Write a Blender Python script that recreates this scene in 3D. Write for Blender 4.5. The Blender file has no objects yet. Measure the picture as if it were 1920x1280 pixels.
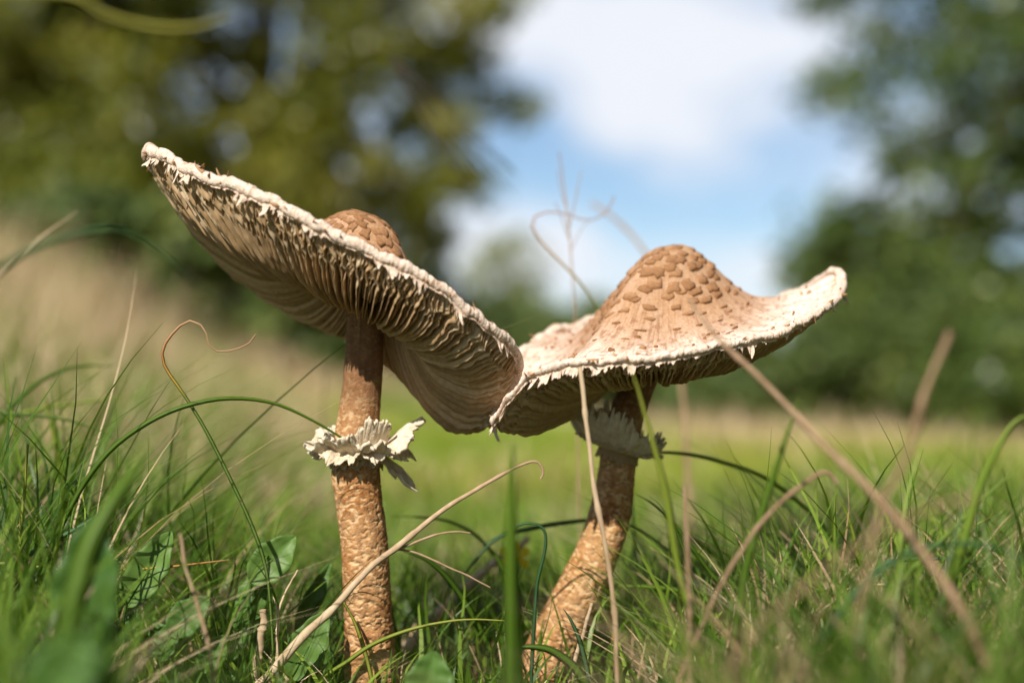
import bpy, math, random
import numpy as np
from mathutils import Vector

# ------------------------------------------------------------------ camera, world, sun, exposure
scene = bpy.context.scene
COL = scene.collection
CAM_H, PITCH, FPX = 0.115, math.radians(2.36), 50.0 / 36.0 * 1920.0
cam_data = bpy.data.cameras.new('camera')
cam_data.lens = 50.0
cam_data.sensor_width = 36.0
cam_data.sensor_fit = 'HORIZONTAL'
cam_data.clip_start = 0.02
cam_data.clip_end = 2000.0
cam_data.dof.use_dof = True
cam_data.dof.focus_distance = 0.522
cam_data.dof.aperture_fstop = 4.1
cam_data.dof.aperture_blades = 0
camera = bpy.data.objects.new('camera', cam_data)
COL.objects.link(camera)
camera.location = (0, 0, CAM_H)
camera.rotation_euler = (math.radians(90) + PITCH, 0, 0)
scene.camera = camera

SUN_EL, SUN_AZ = math.radians(41), math.radians(-24)     # azimuth: sun stands behind the camera, this far to its left (negative)
sun_dir = Vector((math.sin(SUN_AZ) * math.cos(SUN_EL), -math.cos(SUN_AZ) * math.cos(SUN_EL), math.sin(SUN_EL)))  # towards the sun
sun_data = bpy.data.lights.new('sun', 'SUN')
sun_data.energy = 4.6
sun_data.angle = math.radians(0.55)
sun_data.color = (1.0, 0.93, 0.82)
sun = bpy.data.objects.new('sun', sun_data)
COL.objects.link(sun)
sun.location = (-3, -6, 8)
sun.rotation_euler = (-sun_dir).to_track_quat('-Z', 'Y').to_euler()

world = bpy.data.worlds.new('World')
scene.world = world
world.use_nodes = True
wn, wl = world.node_tree.nodes, world.node_tree.links
wn.clear()
w_out = wn.new('ShaderNodeOutputWorld')
w_bg = wn.new('ShaderNodeBackground')
w_bg.inputs['Strength'].default_value = 0.085
sky = wn.new('ShaderNodeTexSky')
sky.sky_type = 'NISHITA'
sky.sun_disc = False
sky.sun_elevation = SUN_EL
sky.sun_rotation = math.atan2(sun_dir.x, sun_dir.y)
sky.altitude = 100
sky.air_density = 1.0
sky.dust_density = 0.4
sky.ozone_density = 3.0
w_tc = wn.new('ShaderNodeTexCoord')
w_map = wn.new('ShaderNodeMapping')
w_map.inputs['Scale'].default_value = (1.0, 1.0, 2.0)
w_map.inputs['Location'].default_value = (0.13, 0.31, 0.05)
wl.new(w_tc.outputs['Generated'], w_map.inputs['Vector'])
w_no = wn.new('ShaderNodeTexNoise')
w_no.inputs['Scale'].default_value = 7.0
w_no.inputs['Detail'].default_value = 6.0
w_no.inputs['Roughness'].default_value = 0.55
wl.new(w_map.outputs['Vector'], w_no.inputs['Vector'])
acc = w_no.outputs['Fac']

def wmath(op, a, b=None, clamp=False):
    n = wn.new('ShaderNodeMath'); n.operation = op; n.use_clamp = clamp
    for i, v in enumerate((a, b)):
        if v is None: continue
        if isinstance(v, (int, float)): n.inputs[i].default_value = v
        else: wl.new(v, n.inputs[i])
    return n.outputs[0]

def cloud_bank(acc, px, py, wid, hei, gain):
    """a bank of cloud standing in that direction of the sky"""
    az, el = math.atan((px - 960) / FPX), math.atan((750 - py) / FPX)
    d = (math.sin(az) * math.cos(el), math.cos(az) * math.cos(el), math.sin(el))
    sub = wn.new('ShaderNodeVectorMath'); sub.operation = 'SUBTRACT'
    wl.new(w_tc.outputs['Generated'], sub.inputs[0]); sub.inputs[1].default_value = d
    mul = wn.new('ShaderNodeVectorMath'); mul.operation = 'MULTIPLY'
    wl.new(sub.outputs[0], mul.inputs[0]); mul.inputs[1].default_value = (FPX / wid, FPX / wid, FPX / hei)
    ln = wn.new('ShaderNodeVectorMath'); ln.operation = 'LENGTH'
    wl.new(mul.outputs[0], ln.inputs[0])
    e = wmath('MULTIPLY', wmath('MULTIPLY', ln.outputs['Value'], ln.outputs['Value']), -1.0)
    g = wmath('MULTIPLY', wmath('EXPONENT', e), gain)
    return wmath('ADD', acc, g)

for bank in ((1230, 60, 330, 120, 0.34), (1150, 190, 110, 80, 0.14), (1420, 210, 150, 60, 0.12), (1010, 450, 150, 90, 0.30), (1420, 530, 120, 50, 0.25),
             (1240, 370, 230, 70, -0.20), (960, 260, 90, 110, -0.16), (620, 200, 260, 200, 0.10), (1800, 250, 200, 250, 0.05)):
    acc = cloud_bank(acc, *bank)
w_ramp = wn.new('ShaderNodeMapRange')
w_ramp.interpolation_type = 'SMOOTHSTEP'
w_ramp.inputs['From Min'].default_value = 0.36
w_ramp.inputs['From Max'].default_value = 0.80
wl.new(acc, w_ramp.inputs['Value'])
w_mix = wn.new('ShaderNodeMix')
w_mix.data_type = 'RGBA'
wl.new(w_ramp.outputs['Result'], w_mix.inputs['Factor'])
wl.new(sky.outputs['Color'], w_mix.inputs['A'])
w_mix.inputs['B'].default_value = (7.3, 7.6, 8.2, 1)
wl.new(w_mix.outputs['Result'], w_bg.inputs['Color'])
wl.new(w_bg.outputs['Background'], w_out.inputs['Surface'])

scene.view_settings.view_transform = 'Standard'
scene.view_settings.look = 'None'
scene.view_settings.gamma = 1.0
scene.view_settings.use_curve_mapping = False
scene.view_settings.exposure = 0.5
scene.render.engine = 'CYCLES'
scene.cycles.use_denoising = True
scene.cycles.max_bounces = 8
scene.cycles.diffuse_bounces = 4
scene.cycles.transmission_bounces = 6
scene.cycles.transparent_max_bounces = 8
scene.cycles.sample_clamp_indirect = 6.0

# ------------------------------------------------------------------ helpers
rng = np.random.default_rng(7)
random.seed(7)
SP, CP = math.sin(PITCH), math.cos(PITCH)

def at(px, py, d):
    """a point of the place, d metres ahead of the camera"""
    a, b = (px - 960) / FPX * d, (640 - py) / FPX * d
    return np.array([a, CP * d - SP * b, CAM_H + SP * d + CP * b])

def hash3(ix, iy, iz):
    h = (ix.astype(np.int64) * 374761393 + iy.astype(np.int64) * 668265263 + iz.astype(np.int64) * 2147483647) & 0xffffffff
    h = ((h ^ (h >> 13)) * 1274126177) & 0xffffffff
    h = ((h ^ (h >> 16)) * 2246822519) & 0xffffffff
    return ((h ^ (h >> 15)) & 0xffffff) / float(0xffffff)

def vnoise(x, y, z):
    x, y, z = np.broadcast_arrays(np.asarray(x, float), np.asarray(y, float), np.asarray(z, float))
    ix, iy, iz = np.floor(x), np.floor(y), np.floor(z)
    fx, fy, fz = x - ix, y - iy, z - iz
    fx, fy, fz = fx * fx * (3 - 2 * fx), fy * fy * (3 - 2 * fy), fz * fz * (3 - 2 * fz)
    r = 0
    for a in (0, 1):
        for b in (0, 1):
            for c in (0, 1):
                w = (fx if a else 1 - fx) * (fy if b else 1 - fy) * (fz if c else 1 - fz)
                r = r + w * hash3(ix + a, iy + b, iz + c)
    return r * 2 - 1

def fbm(x, y, z, o=3):
    r, a, t = 0, 1.0, 0
    for i in range(o):
        r = r + a * vnoise(x * 2 ** i + 17 * i, y * 2 ** i + 5 * i, z * 2 ** i + 31 * i); t += a; a *= 0.5
    return r / t

def sstep(a, b, x):
    t = np.clip((x - a) / (b - a), 0, 1)
    return t * t * (3 - 2 * t)

def catmull(pts, n, closed=False):
    P = np.asarray(pts, float)
    if closed:
        Q = np.vstack([P[-1:], P, P[:2]]); m = len(P)
    else:
        Q = np.vstack([2 * P[:1] - P[1:2], P, 2 * P[-1:] - P[-2:-1]]); m = len(P) - 1
    out = []
    k = 40
    for i in range(m):
        p0, p1, p2, p3 = Q[i], Q[i + 1], Q[i + 2], Q[i + 3]
        t = np.linspace(0, 1, k, endpoint=False)[:, None]
        out.append(0.5 * ((2 * p1) + (-p0 + p2) * t + (2 * p0 - 5 * p1 + 4 * p2 - p3) * t ** 2 + (-p0 + 3 * p1 - 3 * p2 + p3) * t ** 3))
    out = np.vstack(out)
    out = np.vstack([out, P[:1] if closed else P[-1:]])
    L = np.r_[0, np.cumsum(np.linalg.norm(np.diff(out[:, :3], axis=0), axis=1))]
    s = np.linspace(0, L[-1], n, endpoint=not closed)
    return np.stack([np.interp(s, L, out[:, j]) for j in range(out.shape[1])], 1)

def norm(v):
    return v / np.maximum(np.linalg.norm(v, axis=-1, keepdims=True), 1e-12)

def mesh_obj(name, V, F, mat, parent=None, smooth=True, attrs=None):
    """one mesh object; F is an (n,3) or (n,4) array or a list of polygons"""
    me = bpy.data.meshes.new(name)
    V = np.asarray(V, np.float32).reshape(-1, 3)
    if isinstance(F, np.ndarray):
        k = F.shape[1]
        me.vertices.add(len(V)); me.vertices.foreach_set('co', V.ravel())
        me.loops.add(F.size); me.loops.foreach_set('vertex_index', F.astype(np.int32).ravel())
        me.polygons.add(len(F)); me.polygons.foreach_set('loop_start', np.arange(0, F.size, k, dtype=np.int32))
        me.update(calc_edges=True)
        me.validate()
    else:
        me.from_pydata([tuple(map(float, v)) for v in V], [], F)
    if smooth:
        me.polygons.foreach_set('use_smooth', np.ones(len(me.polygons), bool))
    if attrs:
        for k2, a in attrs.items():
            at_ = me.attributes.new(k2, 'FLOAT', 'POINT')
            at_.data.foreach_set('value', np.asarray(a, np.float32).ravel())
    me.materials.append(mat)
    o = bpy.data.objects.new(name, me)
    COL.objects.link(o)
    if parent is not None:
        o.parent = parent
        mw = parent_world(parent)
        o.matrix_parent_inverse = mw.inverted()
    return o

def parent_world(p):
    from mathutils import Matrix
    return Matrix.Translation(p.location) if p.parent is None else Matrix.Identity(4)

def grid_faces(nu, nv, closed_u=False):
    """faces of a grid with nu columns (slow index) and nv rows (fast index)"""
    iu = np.arange(nu if closed_u else nu - 1); iv = np.arange(nv - 1)
    a, b = np.meshgrid(iu, iv, indexing='ij')
    a2 = (a + 1) % nu
    return np.stack([a * nv + b, a2 * nv + b, a2 * nv + b + 1, a * nv + b + 1], -1).reshape(-1, 4)

def tag(o, label=None, cat=None, group=None, kind=None):
    if label: o['label'] = label
    if cat: o['category'] = cat
    if group: o['group'] = group
    if kind: o['kind'] = kind
    return o

def empty(name, loc, label, cat, group=None):
    o = bpy.data.objects.new(name, None)
    o.empty_display_size = 0.01
    o.location = tuple(map(float, loc))
    COL.objects.link(o)
    return tag(o, label, cat, group)

# ------------------------------------------------------------------ materials
class Mat:
    def __init__(s, name, rough=0.7, spec=0.3):
        s.m = bpy.data.materials.new(name); s.m.use_nodes = True
        s.n, s.l = s.m.node_tree.nodes, s.m.node_tree.links
        s.b = s.n['Principled BSDF']; s.out = s.n['Material Output']
        s.b.inputs['Roughness'].default_value = rough
        s.b.inputs['Specular IOR Level'].default_value = spec
    def attr(s, name):
        a = s.n.new('ShaderNodeAttribute'); a.attribute_name = name; return a.outputs['Fac']
    def coord(s): return s.n.new('ShaderNodeTexCoord').outputs['Object']
    def mapped(s, vec, scale):
        m = s.n.new('ShaderNodeMapping'); m.inputs['Scale'].default_value = scale; s.l.new(vec, m.inputs['Vector']); return m.outputs['Vector']
    def noise(s, scale, detail=4, rough=0.55, vec=None):
        t = s.n.new('ShaderNodeTexNoise'); t.inputs['Scale'].default_value = scale; t.inputs['Detail'].default_value = detail; t.inputs['Roughness'].default_value = rough
        s.l.new(vec if vec is not None else s.coord(), t.inputs['Vector']); return t.outputs['Fac']
    def ramp(s, fac, stops):
        r = s.n.new('ShaderNodeValToRGB'); e = r.color_ramp.elements
        while len(e) < len(stops): e.new(0.5)
        for el, (p, c) in zip(e, stops): el.position = p; el.color = (*c, 1)
        s.l.new(fac, r.inputs['Fac']); return r.outputs['Color']
    def mix(s, fac, a, b, mode='MIX'):
        m = s.n.new('ShaderNodeMix'); m.data_type = 'RGBA'; m.blend_type = mode
        for k, v in (('Factor', fac), ('A', a), ('B', b)):
            if isinstance(v, (int, float)): m.inputs[k].default_value = v
            elif isinstance(v, tuple): m.inputs[k].default_value = (*v, 1)
            else: s.l.new(v, m.inputs[k])
        return m.outputs['Result']
    def bump(s, h, strength, dist):
        b = s.n.new('ShaderNodeBump'); b.inputs['Strength'].default_value = strength; b.inputs['Distance'].default_value = dist
        s.l.new(h, b.inputs['Height']); s.l.new(b.outputs['Normal'], s.b.inputs['Normal']); return b
    def color(s, c):
        if isinstance(c, tuple): s.b.inputs['Base Color'].default_value = (*c, 1)
        else: s.l.new(c, s.b.inputs['Base Color'])
        s.c = c; return s
    def translucent(s, amount, tint=None):
        t = s.n.new('ShaderNodeBsdfTranslucent')
        c = s.c if tint is None else s.mix(1.0, s.c, tint, 'MULTIPLY')
        if isinstance(c, tuple): t.inputs['Color'].default_value = (*c, 1)
        else: s.l.new(c, t.inputs['Color'])
        m = s.n.new('ShaderNodeMixShader'); m.inputs['Fac'].default_value = amount
        s.l.new(s.b.outputs[0], m.inputs[1]); s.l.new(t.outputs[0], m.inputs[2]); s.l.new(m.outputs[0], s.out.inputs['Surface']); return s

def leaf_mat(name, stops, rough=0.45, trans=0.35, tint=(1.0, 1.0, 0.6), spec=0.35, vein=0):
    m = Mat(name, rough, spec)
    c = m.ramp(m.attr('rnd'), stops)
    if vein:
        n = m.noise(vein, 3); c = m.mix(0.35, c, m.ramp(n, [(0.3, (0.45, 0.5, 0.3)), (0.7, (1.3, 1.25, 1.1))]), 'MULTIPLY')
    m.color(c).translucent(trans, tint)
    return m.m

# cap skin: 'tone' 0 = pale margin, 1 = brown umbo; 'fib' fibres
m = Mat('cap_skin', 0.85, 0.15)
base = m.ramp(m.attr('tone'), [(0.0, (0.74, 0.64, 0.56)), (0.3, (0.52, 0.37, 0.275)), (0.6, (0.40, 0.235, 0.128)), (1.0, (0.27, 0.14, 0.065))])
fib = m.ramp(m.attr('fib'), [(0.25, (0.62, 0.50, 0.42)), (0.55, (1.0, 1.0, 1.0)), (0.9, (1.15, 1.15, 1.13))])
sp = m.noise(900, 3)
m.color(m.mix(1.0, m.mix(0.8, base, fib, 'MULTIPLY'), m.ramp(sp, [(0.3, (0.82, 0.76, 0.70)), (0.65, (1.06, 1.06, 1.06))]), 'MULTIPLY'))
m.bump(m.noise(1300, 3), 0.35, 0.0006)
CAP = m.m
m = Mat('cap_scale', 0.85, 0.15)
m.color(m.mix(0.7, m.ramp(m.attr('rnd'), [(0, (0.18, 0.085, 0.036)), (0.6, (0.31, 0.165, 0.08)), (1, (0.46, 0.28, 0.16))]),
              m.ramp(m.noise(1100, 3), [(0.3, (0.7, 0.62, 0.55)), (0.7, (1.15, 1.15, 1.15))]), 'MULTIPLY'))
m.bump(m.noise(1500, 2), 0.4, 0.0005)
SCALE = m.m
m = Mat('cap_margin', 0.9, 0.1)
m.color(m.mix(0.85, m.ramp(m.attr('tone'), [(0, (0.80, 0.68, 0.58)), (0.6, (0.72, 0.56, 0.44)), (1, (0.45, 0.26, 0.14))]),
              m.ramp(m.noise(700, 4), [(0.3, (0.72, 0.62, 0.55)), (0.6, (1.08, 1.06, 1.05))]), 'MULTIPLY')).translucent(0.12)
m.bump(m.noise(1400, 3), 0.6, 0.0008)
MARGIN = m.m
m = Mat('gill', 0.85, 0.08)
m.color(m.mix(1.0, m.ramp(m.attr('rnd'), [(0, (0.48, 0.32, 0.16)), (0.5, (0.67, 0.48, 0.28)), (1, (0.82, 0.67, 0.47))]),
              m.ramp(m.noise(500, 3), [(0.3, (0.85, 0.8, 0.72)), (0.6, (1.03, 1.03, 1.03))]), 'MULTIPLY')).translucent(0.34, (1.0, 0.88, 0.66))
GILL = m.m
m = Mat('stem_skin', 0.85, 0.15)
pale = m.ramp(m.noise(260, 3), [(0.35, (0.52, 0.32, 0.155)), (0.65, (0.69, 0.48, 0.27))])
brown = m.ramp(m.noise(420, 3), [(0.32, (0.21, 0.085, 0.028)), (0.5, (0.35, 0.155, 0.054)), (0.68, (0.48, 0.235, 0.085))])
dark = m.ramp(m.noise(350, 3), [(0.3, (0.12, 0.055, 0.026)), (0.7, (0.21, 0.105, 0.055))])
skin = m.mix(m.attr('pat'), pale, brown)
m.color(m.mix(m.attr('smooth_part'), skin, dark))
m.bump(m.noise(1300, 4), 0.6, 0.0009)
STEM = m.m
m = Mat('ring_membrane', 0.9, 0.1)
m.color(m.mix(m.attr('rnd'), m.ramp(m.noise(450, 4), [(0.3, (0.64, 0.52, 0.36)), (0.6, (0.84, 0.75, 0.60))]), (0.44, 0.30, 0.17))).translucent(0.22)
m.bump(m.noise(900, 3), 0.5, 0.0008)
RING = m.m

GREEN = leaf_mat('grass_green', [(0, (0.045, 0.105, 0.010)), (0.5, (0.125, 0.225, 0.02)), (1, (0.27, 0.38, 0.05))], 0.4, 0.42)
LIME = leaf_mat('grass_lime', [(0, (0.22, 0.33, 0.03)), (1, (0.48, 0.44, 0.09))], 0.45, 0.4)
TEAL = leaf_mat('grass_bluegreen', [(0, (0.05, 0.13, 0.05)), (1, (0.11, 0.24, 0.09))])
DRY = leaf_mat('grass_dry', [(0, (0.26, 0.17, 0.09)), (0.5, (0.50, 0.37, 0.22)), (1, (0.68, 0.54, 0.36))], 0.7, 0.2, (1, 0.9, 0.7), 0.2)
DOCK = leaf_mat('dock_leaf', [(0, (0.06, 0.15, 0.025)), (1, (0.15, 0.27, 0.06))], 0.5, 0.3, (1, 1, 0.5), 0.35, vein=260)
m = Mat('straw', 0.75, 0.2)
m.color(m.mix(1.0, m.ramp(m.attr('rnd'), [(0, (0.24, 0.15, 0.09)), (0.5, (0.46, 0.33, 0.21)), (1, (0.62, 0.49, 0.33))]),
              m.ramp(m.noise(300, 4, vec=m.mapped(m.coord(), (1, 1, 0.3))), [(0.3, (0.7, 0.65, 0.6)), (0.7, (1.1, 1.1, 1.1))]), 'MULTIPLY'))
STRAW = m.m
# a blade that dries towards its tip: 'rnd' runs green -> yellow -> tan
TIPDRY = leaf_mat('grass_drying_tip', [(0, (0.06, 0.14, 0.02)), (0.45, (0.14, 0.22, 0.04)), (0.62, (0.50, 0.33, 0.05)), (0.8, (0.46, 0.20, 0.06)), (1, (0.52, 0.36, 0.22))], 0.55, 0.25)
m = Mat('dark_filament', 0.8, 0.15); m.color((0.05, 0.04, 0.03)); FILA = m.m
m = Mat('bark', 0.9, 0.1)
m.color(m.ramp(m.noise(6, 5), [(0.3, (0.06, 0.045, 0.03)), (0.7, (0.16, 0.12, 0.085))])); m.bump(m.noise(25, 4), 0.6, 0.03)
BARK = m.m
OAK = leaf_mat('oak_leaf', [(0, (0.09, 0.12, 0.014)), (0.45, (0.20, 0.22, 0.026)), (0.8, (0.30, 0.28, 0.04)), (1, (0.42, 0.36, 0.09))], 0.38, 0.45, (1, 1, 0.5), 0.5)
DEEP = leaf_mat('dark_leaf', [(0, (0.05, 0.085, 0.018)), (0.6, (0.115, 0.175, 0.035)), (1, (0.23, 0.28, 0.06))], 0.38, 0.4, (1, 1, 0.5), 0.5)
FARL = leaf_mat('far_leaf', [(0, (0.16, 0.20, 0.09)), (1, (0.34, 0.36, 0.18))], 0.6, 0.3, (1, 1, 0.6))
BUSH = leaf_mat('bush_leaf', [(0, (0.05, 0.085, 0.02)), (0.6, (0.11, 0.16, 0.035)), (1, (0.22, 0.25, 0.06))], 0.5, 0.3, (1, 1, 0.5))
m = Mat('meadow_soil', 0.95, 0.1)
far = m.attr('far')
g1 = m.ramp(m.noise(1.6, 5), [(0.3, (0.17, 0.25, 0.03)), (0.5, (0.25, 0.31, 0.05)), (0.7, (0.38, 0.35, 0.10))])
t1 = m.ramp(m.noise(0.9, 5), [(0.3, (0.20, 0.17, 0.07)), (0.6, (0.40, 0.29, 0.15))])
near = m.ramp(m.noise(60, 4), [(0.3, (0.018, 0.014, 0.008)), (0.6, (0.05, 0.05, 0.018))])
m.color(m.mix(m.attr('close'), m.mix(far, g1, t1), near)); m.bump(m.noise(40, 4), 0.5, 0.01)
SOIL = m.m

# ------------------------------------------------------------------ the ground
def gz(x, y):
    x, y = np.asarray(x, float), np.asarray(y, float)
    r = np.hypot(x, y - 0.5)
    return 0.004 * fbm(x * 9, y * 9, 0 * x, 2) + 0.03 * sstep(1.5, 6, r) * fbm(x * 0.5, y * 0.5, 0 * x + 3, 3) + 0.10 * sstep(3, 9, y) * sstep(0.5, -3, x) + 0.30 * sstep(1.0, 3.6, y) * sstep(-0.18, -1.25, x) - 0.16 * sstep(2.5, 9, y) * sstep(0.2, 1.8, x)

gx = np.sign(np.linspace(-1, 1, 161)) * np.abs(np.linspace(-1, 1, 161)) ** 3.2 * 320
gy = np.r_[-np.linspace(1, 0, 50, endpoint=False) ** 3.2 * 200, np.linspace(0, 1, 140) ** 3.2 * 420] + 0.5
X, Y = np.meshgrid(gx, gy, indexing='ij')
GV = np.stack([X, Y, gz(X, Y)], -1).reshape(-1, 3)
dist = np.hypot(X, Y).ravel()
def tan_from(px):
    return np.interp(px, [-400, 560, 760, 1180, 1320, 2300], [1.7, 2.4, 9.0, 9.0, 3.6, 3.0])
Ys = np.maximum(Y, .3)
ff = sstep(-.3, .9, ((Y - tan_from(X / Ys * FPX + 960)) / Ys * 1.6 + 0.5 * fbm(X * 1.1, Y * .9, X * 0, 2)).ravel())
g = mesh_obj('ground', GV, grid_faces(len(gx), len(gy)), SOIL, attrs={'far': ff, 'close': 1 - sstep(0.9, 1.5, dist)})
tag(g, 'meadow ground under the grass running back to the trees', 'ground', kind='structure')

# ------------------------------------------------------------------ the two parasol mushrooms
def rim_curve(pts, n=4000):
    return catmull([at(*p) for p in pts], n, closed=True)

class Cap:
    def __init__(s, rim_pts, centre, nrm, apex, half, power, trough, thick, gill, seed, skew=0.0):
        s.skew = skew
        s.rim = rim_curve(rim_pts); s.C = at(*centre); s.n = norm(np.array(nrm, float))
        s.apex, s.half, s.power, s.tr, s.thick, s.gd, s.seed = apex, half, power, trough, thick, gill, seed
        s.N = len(s.rim)
        s.len = np.linalg.norm(np.diff(np.vstack([s.rim, s.rim[:1]]), axis=0), axis=1).sum()
    def R(s, u):
        x = (np.asarray(u, float) % 1.0) * s.N
        i = np.floor(x).astype(int) % s.N; f = (x - np.floor(x))[..., None]
        return s.rim[i] * (1 - f) + s.rim[(i + 1) % s.N] * f
    def basep(s, ss, u):
        return s.C + (s.R(u) - s.C) * np.asarray(ss, float)[..., None]
    def trough(s, ss):
        return sstep(0.12, 0.55, ss) * (1 - ss ** 4.6)
    def top(s, ss, u, rough=True):
        ss, u = np.broadcast_arrays(np.asarray(ss, float), np.asarray(u, float))
        P = s.basep(ss, u)
        side = np.clip((s.C[0] - s.R(u)[..., 0]) / 0.06, 0, 1)
        h = s.apex * np.exp(-math.log(2) * (ss / (s.half + s.skew * side)) ** s.power) - s.tr * s.trough(ss)
        if rough:
            a = u * 2 * np.pi
            h = h + 0.0011 * sstep(0.3, 0.9, ss) * fbm(np.cos(a) * 11 * ss + s.seed, np.sin(a) * 11 * ss, ss * 3, 3)
            h = h + 0.0006 * sstep(0.6, 0.98, ss) * fbm(np.cos(a) * 45 + s.seed, np.sin(a) * 45, ss * 7, 2)
            h = h + 0.0006 * np.exp(-(ss / .35) ** 4) * fbm(P[..., 0] * 260, P[..., 1] * 260, P[..., 2] * 260, 2)
        return P + s.n * h[..., None]
    def under(s, ss, u):
        ss, u = np.broadcast_arrays(np.asarray(ss, float), np.asarray(u, float))
        P = s.basep(ss, u)
        return P + s.n * (-s.tr * s.trough(ss) - s.thick * (1 - ss ** 5))[..., None]

def build_cap(cap, parent, crimp, n_gill, lip, fleck):
    NU, NS = 720, 72
    u = np.arange(NU) / NU
    sv = np.linspace(0.0, 1.0, NS) ** 0.9
    U, S = np.meshgrid(u, sv, indexing='ij')
    T = cap.top(S, U); B = cap.under(S, U)
    V = np.concatenate([T, B[:, ::-1]], 1)                     # top outwards, then underside inwards
    a = U * 2 * np.pi
    f = fbm(np.cos(a) * 60 + 3 + cap.seed, np.sin(a) * 60, S * 13, 3) * 0.5 + 0.5
    fleck_ = fbm(np.cos(a) * S * 34 + 7, np.sin(a) * S * 34 + cap.seed, S * 95, 2)
    f = f - 0.45 * sstep(0.22, 0.45, fleck_) * sstep(0.3, 0.5, S)
    blot = fbm(np.cos(a) * S * 14 + cap.seed, np.sin(a) * S * 14, S * 0, 3)
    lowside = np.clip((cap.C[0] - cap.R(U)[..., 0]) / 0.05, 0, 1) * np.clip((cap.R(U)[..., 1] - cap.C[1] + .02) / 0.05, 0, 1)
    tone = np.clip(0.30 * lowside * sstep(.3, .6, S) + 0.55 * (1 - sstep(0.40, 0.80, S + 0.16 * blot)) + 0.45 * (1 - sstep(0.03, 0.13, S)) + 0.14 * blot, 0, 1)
    f = 0.55 + (f - 0.5) * (0.25 + 0.75 * sstep(0.25, 0.5, S))
    tone2 = np.concatenate([tone, np.full_like(tone, 0.1)], 1); f2 = np.concatenate([f, np.full_like(f, 0.5)], 1)
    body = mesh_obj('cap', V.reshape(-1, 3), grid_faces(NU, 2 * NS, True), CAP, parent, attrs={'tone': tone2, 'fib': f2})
    # gills: full lamellae and short ones from the margin
    ns, nt = 72, 5
    VV, FF, RR = [], [], []
    gf = grid_faces(ns, nt)
    r = np.random.default_rng(cap.seed)
    k = 0
    for full in (True, False):
        for i in range(n_gill):
            u0 = (i + (0.0 if full else 0.5) + r.uniform(-.16, .16)) / n_gill
            s0 = 0.10 if full else r.uniform(0.42, 0.72)
            s_ = s0 + (0.992 - s0) * np.linspace(0, 1, ns) ** 0.62
            t_ = np.linspace(0, 1, nt)
            SS, TT = np.meshgrid(s_, t_, indexing='ij')
            d = cap.gd * sstep(s0 - 0.03, s0 + 0.28, s_) * (1 - 0.50 * sstep(0.72, 0.97, s_) - 0.4 * sstep(0.95, 1.0, s_)) * ((1.0 if k % 2 else 0.86) if full else 0.70)
            d = d + 0.0004
            am, coh, wl_ = crimp(u0)
            ph = (0.0 if coh else math.pi * (k % 2)) + r.uniform(-0.5, 0.5) * (0.7 if coh else 1.5) + 3.0 * float(vnoise(u0 * 60, cap.seed, 1.5))
            rr = s_ * 0.075
            warp = fbm(rr * 260 + 31 * (0 if coh else k), np.full(ns, u0 * 40.0), np.full(ns, 2.0), 2)
            wv = np.sin(2 * np.pi * rr / wl_ + ph + 1.6 * warp)
            wv = np.arcsin(np.clip(wv, -1, 1)) * 0.64 + 0.35 * np.arcsin(np.sin(2 * np.pi * rr / (wl_ * 0.43) + 2 * ph)) * 0.64
            small = 0.10 * np.sin(2 * np.pi * rr / 0.011 + r.uniform(0, 6.3)) * sstep(0.2, 0.5, s_)
            lat = am * sstep(0.82, 0.94, s_) * (wv + 0.6 * warp) + 0.0009 * small
            d = d * (1 + 0.09 * sstep(.7, .88, s_) * fbm(rr * 700, np.full(ns, k * 3.7), np.full(ns, 1.0), 2) + 0.03 * sstep(.5, .8, s_) * np.sin(2 * np.pi * rr / wl_ * 0.9 + ph * 2 + 1) + r.uniform(-.10, .10))
            P = cap.under(SS, np.full_like(SS, u0)) + cap.n * (0.0006 - TT * d[:, None])[..., None]
            tg = norm(cap.R(np.array([u0 + 0.002]))[0] - cap.R(np.array([u0 - 0.002]))[0])
            lean = 0.0004 * r.normal()
            P = P + tg * (lat[:, None] * TT ** 0.75 + lean * TT)[..., None]
            VV.append(P.reshape(-1, 3)); FF.append(gf + k * ns * nt)
            RR.append(np.clip(np.full(ns * nt, r.uniform(.0, .75)) + 0.35 * np.repeat(sstep(.7, 1, s_), nt), 0, 1))  # paler towards the rim: the sunlit look there is put into the colour
            k += 1
    gl = mesh_obj('gills', np.vstack(VV), np.vstack(FF), GILL, body, attrs={'rnd': np.concatenate(RR)})
    so = gl.modifiers.new('thickness', 'SOLIDIFY'); so.thickness = 0.00030; so.offset = 0
    tag(gl, 'cream crimped gills under the cap', kind='stuff')
    # margin: an uneven torn lip with a hanging fringe
    NM, NC = 1600, 14
    um = np.arange(NM) / NM
    Rm = cap.R(um); er = norm((Rm - cap.C) - ((Rm - cap.C) @ cap.n)[:, None] * cap.n)
    c = np.arange(NC) / NC * 2 * np.pi
    aa = um * 2 * np.pi
    big = 1 + 0.30 * fbm(np.cos(aa) * 9 + cap.seed, np.sin(aa) * 9, aa * 0, 3) + 0.12 * fbm(np.cos(aa) * 45, np.sin(aa) * 45, aa * 0 + 2, 2)
    ra, rb = lip
    A, Cc = np.meshgrid(aa, c, indexing='ij')
    nz = 0.40 * fbm(np.cos(A) * 20 + cap.seed, np.sin(A) * 20, np.cos(Cc) * 0.9 + np.sin(Cc) * 1.6, 2) + 0.28 * fbm(np.cos(A) * 75 + cap.seed, np.sin(A) * 110, np.cos(Cc) * 1.3 + np.sin(Cc) * 2.1, 2)
    sag = 0.0020 * fbm(np.cos(aa) * 9, np.sin(aa) * 9, aa * 0 + 7, 3)
    strand = fbm(np.cos(A) * 130 + cap.seed, np.sin(A) * 130, Cc * 0.35, 2)
    rad = (big[:, None] + 0.40 * nz + 0.16 * strand)
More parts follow.
